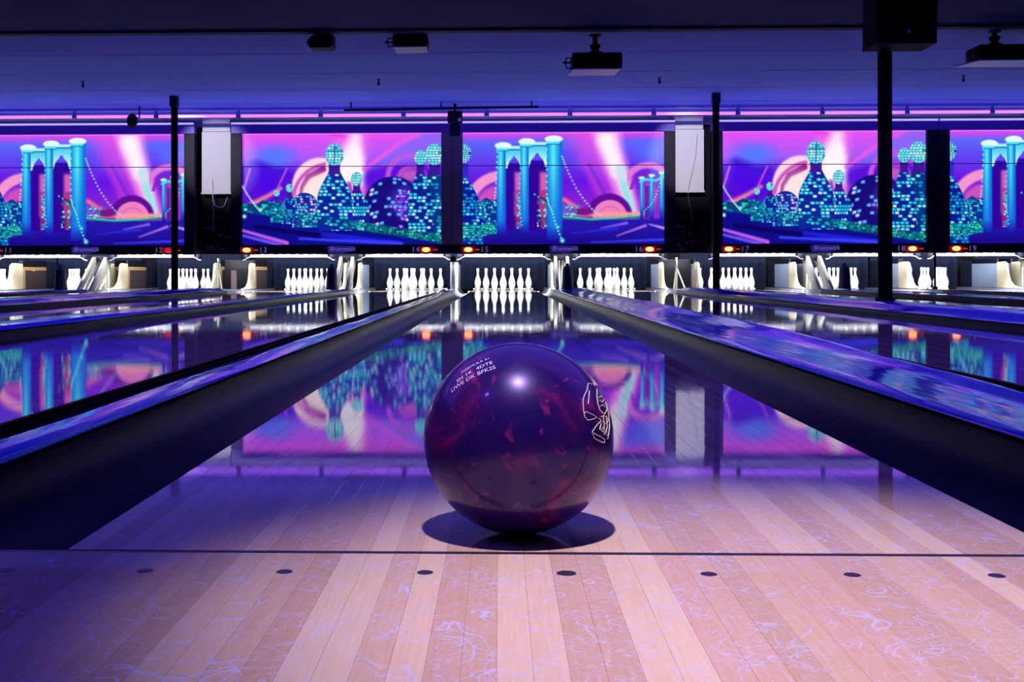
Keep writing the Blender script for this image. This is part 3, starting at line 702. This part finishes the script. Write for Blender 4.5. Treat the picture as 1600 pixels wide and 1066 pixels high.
    def column(x0, x1, y0, y1):
        t = (u - x0) / (x1 - x0)
        col = p.lerp(np.abs(t - 0.42) * 2.0, C(90, 240, 250) + 0 * p.c, C(0, 110, 215) + 0 * p.c)
        col = p.lerp((v - y0) / (y1 - y0) * 1.15 - .25, col, C(10, 90, 220) + 0 * p.c)
        col = p.lerp((v - y1 + 22) / 22, col, C(28, 20, 165) + 0 * p.c)
        p.put(p.rect(x0, x1, y0, y1), col)
    column(53, 67, 20, 160); column(90, 103, 16, 158); column(131, 155, 12, 168)
    for (x0, x1, y0) in ((50, 76, 17), (87, 113, 11), (128, 156, 7)):
        p.put(p.disc((x0 + x1) / 2, y0 + 3.5, (x1 - x0) / 2, 5.5), C(225, 255, 250)); p.put(p.rect(x0 + 2, x1 - 5, y0 + 7, y0 + 11), C(90, 230, 240)); p.put(p.rect(x0 + 2, x1 - 4, y0 + 11, y0 + 12.3), C(10, 90, 170))
    # strings of lights
    lt = C(190, 240, 255); core = C(255, 255, 255)
    p.dots(interp([(155, 38), (160, 52), (168, 70), (178, 90), (190, 107), (203, 122), (214, 131)], 22), 2.0, C(150, 190, 250), C(225, 240, 255))
    p.put(p.band([(112, 98), (126, 104), (136, 112)], 1, 1, 2), C(20, 30, 110)); p.dots([(112, 97), (118, 101), (126, 109), (128, 120), (127, 132)], 1.8, C(80, 230, 210))
    p.dots(interp([(131, 16), (131, 60), (131, 100), (134, 112), (140, 126), (146, 148), (155, 170)], 26), 1.9, C(90, 240, 215), C(190, 255, 230))
    p.dots([(155, 169)], 4.5, C(80, 240, 200), C(180, 255, 230)); p.dots([(148, 148)], 3.4, C(60, 220, 220), C(150, 255, 240))
    p.dots(interp([(54, 30), (53, 60), (51, 90), (49, 108)], 12), 1.7, C(170, 240, 245)); p.dots(interp([(90, 56), (88, 90), (89, 120), (92, 145)], 14), 1.7, C(110, 220, 230))
    # deck line and far towers
    p.windows(p.rect(156, 182, 112, 136, 2), 20, 4, 3.4, .6, TEAL); p.put(p.band([(158, 134), (200, 137), (240, 135), (276, 132), (284, 120)], 1.5, 1.5, 2), C(0, 120, 110)); p.dots(interp([(158, 132), (200, 136), (240, 134), (278, 130)], 44), 1.6, C(40, 210, 170), C(170, 255, 220))
    for (x0, x1, y0) in ((276, 281, 72), (291, 297, 68), (306, 313, 64)):
        column(x0, x1, y0, 138); p.put(p.disc((x0 + x1) / 2, y0, 5, 2.6), C(170, 250, 250))
    p.put(p.band([(276, 78), (286, 74), (300, 76), (313, 70)], 2, 2, 3), C(70, 220, 225))
    p.put(p.rect(283, 290, 84, 134, 2) * .6, C(30, 20, 150)); p.dots(interp([(308, 74), (302, 96), (294, 112), (282, 124)], 12), 1.5, C(90, 240, 225))
    p.put(p.rect(-5, 320, -2, 1.6, 0.6) * .6, C(255, 150, 255))
    return p.c

def mural_mat():
    m = bpy.data.materials.new('glowing_printed_mural'); m.use_nodes = True; nt = m.node_tree; b = nt.nodes['Principled BSDF']
    a = nt.nodes.new('ShaderNodeAttribute'); a.attribute_name = 'print'
    nt.links.new(a.outputs['Color'], b.inputs['Emission Color']); b.inputs['Emission Strength'].default_value = 1.0
    b.inputs['Base Color'].default_value = (0.02, 0.02, 0.03, 1); b.inputs['Roughness'].default_value = 0.5
    return m
M['mural'] = mural_mat()
SW, SZ0, SZ1 = 3.10, 0.735, 2.465      # printed area
def mural_meshes(img, name):
    cl = np.where(img <= 0.04045, img / 12.92, ((img + 0.055) / 1.055) ** 2.4)
    seam = 52; out = []
    for nm, r0, r1 in (('upper', 0, seam), ('lower', seam, GV - 1)):
        rows = r1 - r0 + 1
        x = np.linspace(-SW / 2, SW / 2, GU); z = SZ1 - (SZ1 - SZ0) * np.arange(r0, r1 + 1) / (GV - 1)
        if nm == 'upper': z[-1] += 0.006
        else: z[0] -= 0.006
        X, Z = np.meshgrid(x, z); n = rows * GU
        co = np.stack([X.ravel(), np.zeros(n), Z.ravel()], 1)
        i = np.arange(rows - 1)[:, None] * GU + np.arange(GU - 1)[None, :]; i = i.ravel()
        faces = np.stack([i, i + GU, i + GU + 1, i + 1], 1)
        # back and rim so that the board has thickness
        bk = len(co); x0, x1, z0, z1 = -SW / 2, SW / 2, z[-1], z[0]
        co = np.vstack([co, [(x0, .02, z1), (x1, .02, z1), (x1, .02, z0), (x0, .02, z0)]])
        me = bpy.data.meshes.new(name + '_' + nm)
        rim = [(bk, bk + 1, bk + 2, bk + 3), (0, GU - 1, bk + 1, bk), (n - 1, n - GU, bk + 3, bk + 2), (0, bk, bk + 3, n - GU), (GU - 1, n - 1, bk + 2, bk + 1)]
        me.from_pydata(co.tolist(), [], faces.tolist() + rim); me.update()
        at = me.attributes.new('print', 'FLOAT_COLOR', 'POINT')
        col = np.ones((len(co), 4)); col[:n, :3] = cl[r0:r1 + 1].reshape(-1, 3); col[n:, :3] = 0
        at.data.foreach_set('color', col.ravel().astype(np.float32))
        me.materials.append(M['mural']); out.append(me)
    return out
MURALS = {'city': mural_meshes(paint_city(), 'city_mural'), 'bridge': mural_meshes(paint_bridge(), 'bridge_mural')}

def text_obj(s, size, m, parent, loc, name, ext=0.002, shear=0.0, align='CENTER'):
    cu = bpy.data.curves.new(name, 'FONT'); cu.body = s; cu.size = size; cu.extrude = ext; cu.align_x = align; cu.align_y = 'CENTER'; cu.shear = shear; cu.resolution_u = 2
    o = bpy.data.objects.new(name, cu); COL.objects.link(o)
    dg = bpy.context.evaluated_depsgraph_get(); me = bpy.data.meshes.new_from_object(o.evaluated_get(dg)); bpy.data.objects.remove(o)
    me.materials.clear(); me.materials.append(m)
    q = link(name, me, parent, loc); q.rotation_euler = (math.pi / 2, 0, 0); return q

MASK_LABELS = {0: 'glowing bridge mural at the left edge of the photo', 1: 'glowing bowling pin city mural left of centre', 2: 'glowing bridge mural right above the purple ball',
               3: 'glowing bowling pin city mural crossed by the big black pillar', 4: 'glowing bridge mural cut off by the right edge of the photo'}
NUMS = {0: ('11', '12'), 1: ('13', '14'), 2: ('15', '16'), 3: ('17', '18'), 4: ('19', '20')}
for i, (x, kind) in enumerate(MASKS):
    t = thing('masking_unit', MASK_LABELS[i], 'mural', (x, YM, 0), 'illuminated masking murals')
    up, lo = MURALS[kind]
    link('mural_panel', up, t); link('mural_panel', lo, t)
    hw = SW / 2; fw = 0.163
    if i in (1, 3): MB().box(hw + fw - 0.002, hw + fw + 0.012, 0.082, 0.10, 0.592, 2.6).obj('joint_cover', M['black'], t)  # added black strip blocking the bright leak between adjoining masks
    MB().box(-hw - fw, hw + fw, -0.07, 0.08, SZ1, 2.595, 0.006).obj('top_rail', M['navy'], t)
    MB().box(-hw - fw, hw + fw, -0.085, 0.08, 2.596, 2.606).obj('top_trim', M['lilactrim'], t)
    MB().tube([(-hw - fw + 0.01, -0.095, 2.618), (hw + fw - 0.01, -0.095, 2.618)], 0.0125, 12).obj('emissive_edge', M['strip'], t, smooth=True)  # emissive rod added to brighten the line along the mask's top trim
    MB().box(-hw - fw, hw + fw, -0.07, 0.08, 0.592, SZ0, 0.006).obj('bottom_rail', M['frame'], t)
    for sx in (-1, 1):
        inner = (i == 1 and sx == 1) or (i == 2 and sx == -1)
        MB().box(sx * hw, sx * (hw + fw), -0.075, 0.08, SZ0, SZ1, 0.004).obj('side_rail', M['brownpost'] if inner else M['frame'], t)
        MB().box(-hw + 0.002, hw - 0.002, 0.022, 0.05, SZ0, SZ1).obj('backing_board', M['black'], t) if sx == 1 else None
        # foul indicator lamps
        zl = 0.655; xl = sx * (hw - 0.085 if not sx > 0 else hw - 0.235)
        if i == 0 and sx == 1: m_l = M['reddim']
        else: m_l = M['redlamp']
        h = MB().box(xl - 0.10, xl + 0.10, -0.10, -0.07, zl - 0.045, zl + 0.045, 0.02).obj('lamp_housing', M['redhousing'], t)
        lens = MB().lathe([(0, 0.028), (0.02, 0.026), (0.045, 0.016), (0.058, 0.0)], (0, 0, 0), 20).obj('lamp_lens', m_l, h, (xl, -0.10, zl), smooth=True)
        lens.rotation_euler = (math.pi / 2, 0, 0); lens.scale = (1.1, 0.62, 1)
        xa = xl + 0.125
        MB().prism([(xa - 0.03, zl), (xa, zl - 0.014), (xa + 0.05, zl - 0.010), (xa + 0.05, zl + 0.010), (xa, zl + 0.014)], -0.078, -0.072, 'y').obj('arrow_sign', M['reddim'], t)
        xn = (-hw + 0.335) if sx < 0 else (hw - 0.40)
        st = NUMS[i][0 if sx < 0 else 1]
        for q_, ch_ in enumerate(st): text_obj(ch_, 0.12, M['number'], t, (xn + (q_ - 0.5) * 0.068, -0.0735, zl), 'lane_number_digit')
    MB().prism([(-0.20, 0.61), (-0.22, 0.70), (-0.17, 0.722), (0.20, 0.712), (0.19, 0.64), (0.10, 0.615), (0.02, 0.60)], -0.084, -0.071, 'y').obj('badge', M['badge'], t)
    text_obj('Brunswick', 0.095, M['logo'], t, (0.02, -0.086, 0.668), 'badge_lettering', shear=0.3)

# ------------------------------------------------------------------ violet tubes under the ceiling
YT = 16.6; LT = 130 / 105.9
x = X_at(-10, YT) - LT
tube_mb = MB().tube([(-0.578, 0, 0), (0.578, 0, 0)], 0.0225, 12)
cap_mb = MB()
for sx in (-1, 1): cap_mb.tube([(sx * 0.579, 0, 0), (sx * 0.594, 0, 0)], 0.022, 12).box(sx * 0.596, sx * 0.606, -0.014, 0.014, -0.015, 0.075)
proto = None; q = 0
while x < X_at(1640, YT) + 0.1:
    cx = x + LT / 2; lab = ['leftmost', 'second', 'third', 'fourth', 'fifth', 'sixth', 'seventh', 'eighth', 'ninth', 'tenth', 'eleventh', 'twelfth', 'thirteenth', 'fourteenth', 'fifteenth', 'sixteenth'][min(q, 15)]
    lab = f"glowing violet ceiling tube light, {lab} " + ("of the row" if q == 0 else "from the left in the row")
    z = 2.632
    if proto is None:
        proto = thing('tube_light', lab, 'tube light', (cx, YT, z), 'violet tube lights')
        tube_mb.obj('tube', M['tube'], proto, smooth=True); cap_mb.obj('end_caps', M['tubecap'], proto)
        MB().box(-0.605, 0.605, -0.035, 0.035, 0.076, 0.117).obj('fixture_body', M['fixture'], proto)
    else: dup(proto, (cx, YT, z), lab)
    x += LT; q += 1

# ------------------------------------------------------------------ between the masks: white panels, clutter, dark posts
for (gx0, gx1, side) in ((X_at(316, 17.5), X_at(361, 17.5), 'left'), (X_at(1053, 17.5), X_at(1100, 17.5), 'right')):
    xc = (gx0 + gx1) / 2
    t = thing('cladding_panel', f"off-white hanging panel between two murals, the {side} one", 'panel', (xc, 17.5, 1.57), 'white panels between murals')
    hw = (gx1 - gx0) / 2
    MB().box(-hw, hw, -0.02, 0.02, 0.0, 0.94, 0.004).obj('lower_sheet', M['panel'], t)
    MB().box(-hw + 0.01, hw - 0.01, -0.015, 0.02, 0.945, 1.175, 0.004).obj('upper_sheet', M['panel'], t)
    MB().box(-hw - 0.01, hw + 0.01, -0.03, 0.03, -0.035, -0.001, 0.004).obj('bottom_ledge', M['panel'], t)
    if side == 'left':
        cab = MB().tube([(-0.06, -0.03, 0.2), (-0.05, -0.035, 0.02), (-0.05, -0.035, -0.1), (-0.03, -0.035, -0.2), (0.03, -0.035, -0.235), (0.10, -0.035, -0.24), (0.14, -0.035, -0.2), (0.16, -0.035, -0.13), (0.19, -0.035, -0.08)], 0.006, 6)
        cab.tube([(-0.045, -0.035, -0.2), (-0.04, -0.035, -0.55)], 0.003, 6).obj('hanging_cord', M['wire'], t)
    else:
        MB().tube([(0.13, -0.03, 0.85), (0.10, -0.032, 0.5), (0.02, -0.032, 0.15), (-0.02, -0.035, -0.02), (0.0, -0.035, -0.2), (0.06, -0.035, -0.5)], 0.0035, 6).obj('hanging_cord', M['greywire'], t)
    # dark service column below the panel with fittings
    s = thing('service_column', f"black service column with small metal fittings below the {side} white panel", 'service column', (xc, 17.62, 0), 'service columns')
    MB().box(-0.37, 0.37, 0.0, 0.12, 0.60, 2.60).obj('column_face', M['black'], s)
    rr = random.Random(5 if side == 'left' else 9)
    for _ in range(9):
        fx = rr.uniform(-0.17, 0.17); fz = rr.uniform(0.62, 1.0); w_ = rr.uniform(0.012, 0.04); h_ = rr.uniform(0.01, 0.03)
        MB().box(fx - w_, fx + w_, -0.02, -0.001, fz - h_, fz + h_, 0.004).obj('metal_fitting', M['greysteel'], s)
    MB().box(-0.19, -0.05, -0.03, -0.001, 1.0, 1.035, 0.004).obj('name_plate', M['greysteel'], s)
# thin black posts on the very wide dividers
def zc(px): return X_at(px, 15.5)
for px, nm in ((273, 'left'), (1119, 'right')):
    X = zc(px); t = thing('steel_post', f"thin black steel post in front of the {nm} white panel", 'post', (X, 15.5, 0.078), 'thin black posts')
    MB().tube([(0, 0, 0), (0, 0, CZ - 0.078)], 0.048, 14).obj('shaft', M['black'], t, smooth=True)
    MB().box(-0.056, 0.056, -0.056, 0.056, CZ - 0.22, CZ - 0.078, 0.008).obj('head_plate', M['hood'], t)
# third thin post at the divider of the right lanes (lower part only shows)
X = X_at(1461, 17.2)
t = thing('steel_rod', 'slim dark rod standing under the gap between the two right murals', 'rod', (X, 17.2, 0.037), None)
MB().tube([(0, 0, 0.04), (0, 0, 0.555)], 0.017, 10).obj('shaft', M['black'], t, smooth=True)
MB().box(-0.03, 0.03, -0.03, 0.03, 0.0, 0.04).obj('foot', M['black'], t)
# big pillar with the hanging speaker
X = X_at(1383, 8.75)
t = thing('support_pillar', 'thick black round pillar on the right below the speaker box', 'pillar', (X, 8.75, 0.078))
MB().tube([(0, 0, 0), (0, 0, CZ - 0.092)], 0.053, 20).obj('shaft', M['black'], t, smooth=True)
MB().tube([(0, 0, 0.0), (0, 0, 0.02)], 0.075, 20).obj('base_plate', M['black'], t, smooth=True)
MB().tube([(0.006, -0.054, 0.75), (0.0065, -0.054, 1.3)], 0.0035, 6).obj('bright_seam', mat('rust_brown_seam', (0.12, 0.05, 0.05), 0.5), t)
YS = 8.35; xs0 = X_at(1359, YS); xs1 = X_at(1455, YS); zs = Z_at(1400, 75, YS)
t = thing('loudspeaker', 'big black loudspeaker box hanging at the top right before the pillar', 'speaker', ((xs0 + xs1) / 2, YS, zs))
hw = (xs1 - xs0) / 2
MB().prism([(-hw + 0.0, 0), (hw - 0.01, 0.0), (hw, 0.66), (-hw + 0.01, 0.66)], -0.14, 0.16, 'y').obj('cabinet', M['black'], t)
MB().box(-hw + 0.015, hw - 0.02, -0.15, -0.141, 0.015, 0.64, 0.003).obj('grille', mat('speaker_grille_cloth', (0.002, 0.002, 0.003), 0.9, spec=0.05, bump=0.6, bscale=900), t)
MB().lathe([(0, 0.004), (0.014, 0.004), (0.016, 0)], (0, 0, 0), 16).obj('emblem', M['greywire'], t, (0.01, -0.152, 0.085)).rotation_euler = (math.pi / 2, 0, 0)
MB().tube([(-hw, -0.0, 0.02), (-hw - 0.03, 0, 0.04), (-hw - 0.04, 0, 0.09), (-hw - 0.035, 0, 0.16)], 0.005, 6).obj('cable', M['black'], t)
MB().box(-0.04, 0.04, -0.02, 0.1, 0.66, CZ - 0.013 - zs).obj('hanging_bracket', M['black'], t)

# ------------------------------------------------------------------ projectors
def projector(label, x0, x1, ytop, ybot, Y, pole_px, silver, lean=0.0, dep=0.36):
    X0, X1 = X_at(x0, Y), X_at(x1, Y); xc = (X0 + X1) / 2; hw = (X1 - X0) / 2
    zt = Z_at((x0 + x1) / 2, ytop, Y); zb = Z_at((x0 + x1) / 2, ybot, Y)
    t = thing('ceiling_projector', label, 'projector', (xc, Y, zb), 'ceiling projectors'); h = zt - zb
    MB().box(-hw, hw, 0, dep, 0.012, h, 0.012).obj('body', M['black'], t, smooth=True)
    MB().prism([(-hw + 0.008, 0.006), (hw - 0.008, 0.006), (hw - 0.008 - lean, dep + 0.03), (-hw + 0.008 - lean, dep + 0.03)], -0.002, 0.0115, 'z').obj('underside', silver, t)
    px = X_at(pole_px, Y + 0.1) - xc
    MB().tube([(px, 0.15, h), (px, 0.15, CZ - zb)], 0.026, 12).obj('pole', M['black'], t, smooth=True)
    MB().lathe([(0, 0.0), (0.09, 0.0), (0.075, 0.03), (0.03, 0.05), (0.05, 0.07), (0.06, 0.10), (0.03, 0.12), (0, 0.12)], (px, 0.15, h - 0.002), 14).obj('mount', M['black'], t, smooth=True)
    MB().tube([(px + r * 0, 0.15, CZ - zb - 0.015) for r in (0,)] + [(px, 0.15, CZ - zb)], 0.06, 14).obj('ceiling_plate', M['black'], t)
    MB().tube([(-hw, 0.1, h * .75), (-hw - 0.05, 0.1, h * .8), (-hw - 0.07, 0.1, h * .5), (-hw - 0.05, 0.1, h * .15), (-hw + 0.0, 0.1, 0.03)], 0.007, 6).tube([(-hw, 0.1, h * .5), (-hw - 0.09, 0.1, h * .5)], 0.01, 6).obj('cable_loop', M['black'], t)
    MB().tube([(hw * .45, dep + 0.001, h * .5), (hw * .45, dep + 0.05, h * .5)], 0.035, 16).obj('lens', M['glass'], t, smooth=True)
    return t
Y1 = 11.5
projector('large black ceiling projector with a bright silver underside, right of centre', 895, 973, 82, 108, Y1, 931, M['silverbody'], 0.04)
projector('small dark ceiling projector with trailing cables, left of centre', 614, 668, 52, 73, Y1 + 0.02, 642, mat('dull_grey_shell', (0.20, 0.18, 0.24), 0.4), 0.0, 0.3)
projector('wide black ceiling projector with a pale blue underside at the right edge', 1532, 1650, 70, 95, Y1 - 0.05, 1558, mat('pale_blue_shell', (0.42, 0.50, 0.66), 0.35), 0.12, 0.36)
# dark dome camera-like blob on the ceiling edge
X = X_at(502, 11.45)
t = thing('ceiling_monitor', 'small black rounded box under the ceiling left of the small projector', 'ceiling device', (X, 11.45, Z_at(502, 76, 11.45)))
hz = CZ - t.location.z
MB().prism([(-0.10, 0.0), (0.09, 0.0), (0.128, 0.02), (0.128, hz - 0.02), (-0.04, hz - 0.02), (-0.10, hz * .62), (-0.13, hz * .42), (-0.13, 0.04)], -0.08, 0.14, 'y').obj('housing', M['black'], t)
MB().box(-0.03, 0.10, -0.05, 0.1, hz - 0.02, hz).obj('ceiling_bracket', M['black'], t)
# small spotlight hanging by the tubes, left
Yp = 16.35; X = X_at(207, Yp); zz = Z_at(207, 188, Yp)
t = thing('hanging_spotlight', 'small black spotlight hanging over the left bridge mural', 'spotlight', (X, Yp, zz))
bodyo = MB().lathe([(0, -0.10), (0.06, -0.10), (0.08, -0.02), (0.075, 0.06), (0.045, 0.11), (0, 0.12)], (0, 0, 0), 16).obj('head', M['black'], t, smooth=True); bodyo.rotation_euler = (0.9, 0.5, 0)
MB().tube([(0.03, 0, 0.02), (0.10, 0.02, 0.05), (0.10, 0.02, CZ - zz)], 0.012, 8).obj('yoke', M['hood'], t)
# bar and box over the joint of the two middle murals
Yb = 16.1; xb0, xb1 = X_at(538, Yb), X_at(842, Yb); zb = Z_at(690, 171, Yb)
t = thing('ceiling_track', 'long thin dark bar under the ceiling over the two middle murals', 'track', (0, Yb, zb))
MB().prism([(xb0, -0.02), (xb1, 0.012), (xb1, 0.045), (xb0, 0.012)], -0.02, 0.02, 'y').obj('bar', M['hood'], t)
for xx in (xb0 + 0.1, (xb0 + xb1) / 2, xb1 - 0.1): MB().box(xx - 0.01, xx + 0.01, -0.01, 0.01, 0.02, CZ - zb).obj('hanger', M['hood'], t)
X0, X1 = X_at(700, 16.3), X_at(723, 16.3); zt = Z_at(711, 172, 16.3); zb2 = Z_at(711, 214, 16.3)
t = thing('hanging_effect_light', 'dark cluttered light box hanging between the two middle murals', 'light box', ((X0 + X1) / 2, 16.3, zb2)); hw = (X1 - X0) / 2; h = zt - zb2
MB().box(-hw * .8, hw * .8, -0.06, 0.06, 0.0, h * .45, 0.01).obj('lower_box', M['hood'], t)
MB().box(-hw, hw, -0.07, 0.06, h * .5, h * .95, 0.01).obj('upper_box', M['brown'], t)
MB().box(-hw * .5, hw * .5, -0.03, 0.03, h * .44, h * .51).obj('joint', M['black'], t)
MB().lathe([(0, 0.01), (0.02, 0.006), (0.028, 0)], (0, 0, 0), 12).obj('lens', M['white'], t, (hw * .62, -0.071, h * .62)).rotation_euler = (math.pi / 2, 0, 0)
MB().tube([(0, 0, h * .94), (0, 0, CZ - zb2)], 0.02, 8).obj('hanger', M['black'], t)
# sprinkler heads
sp = None
for px, nm in ((130, 'far left, above the left bridge mural'), (592, 'below the small projector'), (1031, 'right of the large projector'), (1506, 'below the projector at the right edge')):
    Y = 14.2; X = X_at(px, Y); lab = 'tiny dark sprinkler head on the ceiling, ' + nm
    if sp is None:
        sp = thing('sprinkler', lab, 'sprinkler', (X, Y, CZ), 'ceiling sprinklers')
        MB().tube([(0, 0, 0), (0, 0, -0.05)], 0.012, 8).obj('stem', M['hood'], sp)
        MB().lathe([(0, 0), (0.028, 0), (0.028, -0.006), (0, -0.008)], (0, 0, 0), 12).obj('ceiling_plate', M['hood'], sp)
        MB().lathe([(0, 0), (0.018, 0.0), (0.02, -0.01), (0.008, -0.03), (0, -0.034)], (0, 0, -0.05), 12).obj('deflector', M['black'], sp)
    else: dup(sp, (X, Y, CZ), lab)

# ------------------------------------------------------------------ the ball
R = 0.1082; BX = X_at(809.5, 1.287); BY = 1.287
ball = thing('bowling_ball', 'large glossy purple and magenta marbled bowling ball on the centre lane', 'bowling ball', (BX, BY, 0))
bm = bmesh.new(); bmesh.ops.create_uvsphere(bm, u_segments=128, v_segments=64, radius=R)
me = bpy.data.meshes.new('ball_body'); bm.to_mesh(me); bm.free(); me.materials.append(M['ball'])
me.polygons.foreach_set('use_smooth', [True] * len(me.polygons))
body = link('ball_body', me, ball, (0, 0, R)); body.rotation_euler = (0.4, 0.3, 0.8)
cc = Vector((0, 0, R))                                     # centre in the ball's own frame
v3 = (Vector((0, 0, H)) - Vector((BX, BY, R))).normalized(); e1 = Vector((0, 0, 1)).cross(v3).normalized(); e2 = v3.cross(e1)
def on_ball(nx, ny, lift=0.0004):
    r2 = nx * nx + ny * ny; s_ = min(1.0, 0.985 / math.sqrt(r2)) if r2 > 0.97 else 1.0
    nx *= s_; ny *= s_; nz = math.sqrt(max(0, 1 - nx * nx - ny * ny))
    n = (e1 * nx + e2 * ny + v3 * nz).normalized(); return cc + n * (R + lift)
BCX, BCY, BR = 809.5, 683.0, 148.0
def bpx(x, y, lift=0.0004): return on_ball((x - BCX) / BR, (BCY - y) / BR, lift)
def ball_text(s, size, px, py, ang, m, name):
    cu = bpy.data.curves.new(name, 'FONT'); cu.body = s; cu.size = size; cu.align_x = 'CENTER'; cu.align_y = 'CENTER'; cu.resolution_u = 2; cu.offset = 0.0
    o = bpy.data.objects.new(name, cu); COL.objects.link(o)
    dg = bpy.context.evaluated_depsgraph_get(); me = bpy.data.meshes.new_from_object(o.evaluated_get(dg)); bpy.data.objects.remove(o)
    n = (bpx(px, py) - cc).normalized()
    side = (e1 * math.cos(ang) + e2 * math.sin(ang)); t1 = (side - n * side.dot(n)).normalized(); t2 = n.cross(t1)
    for v in me.vertices:
        v.co = cc + (n + t1 * (v.co.x / R) + t2 * (v.co.y / R)).normalized() * (R + 0.00025)
    me.materials.clear(); me.materials.append(m); return link(name, me, ball)
ball_text('FORMULA 21', 0.0062, 744, 574, 0.33, M['mark'], 'engraved_text')
ball_text('3H 1K  4DTE', 0.0085, 742, 584, 0.30, M['mark'], 'engraved_text')
ball_text('LIWE DK BFK2S', 0.0085, 740, 594, 0.27, M['mark'], 'engraved_text')
logo = MB()
def LP(x, y): return bpx(880 + x / 7.61, 570 + y / 7.61)
strokes = [
    [(320, 245), (265, 240), (245, 320), (205, 390), (188, 450), (192, 560), (200, 620), (235, 665), (290, 655), (350, 630), (290, 595), (220, 570), (196, 590)],
    [(272, 330), (262, 400), (250, 480)],
    [(310, 175), (340, 215), (350, 260)], [(345, 170), (370, 205), (385, 250)],
    [(370, 690), (335, 730), (285, 795), (310, 860), (350, 885), (430, 915), (445, 880), (400, 850), (330, 820), (288, 798)], [(370, 690), (400, 700), (380, 760), (420, 790)],
    [(375, 300), (365, 380), (370, 470), (390, 540), (420, 580)], [(385, 400), (430, 380), (460, 420), (430, 450), (395, 430)],
    [(400, 500), (450, 480), (490, 530), (450, 590), (410, 560)], [(440, 380), (480, 440), (500, 520), (515, 600)],
    [(400, 620), (450, 610), (500, 650), (470, 700), (420, 680)], [(430, 600), (440, 700), (430, 790)], [(470, 610), (480, 720), (460, 800)],
    [(500, 600), (515, 700), (500, 800), (480, 870)], [(400, 760), (440, 740), (460, 790), (430, 820)], [(375, 640), (400, 660), (380, 690)], [(460, 820), (490, 840), (500, 790)]]
for st in strokes:
    logo.tube([LP(*p) for p in st], 0.00042, 5)
logo.obj('brush_script_outline', M['goldmark'], ball)
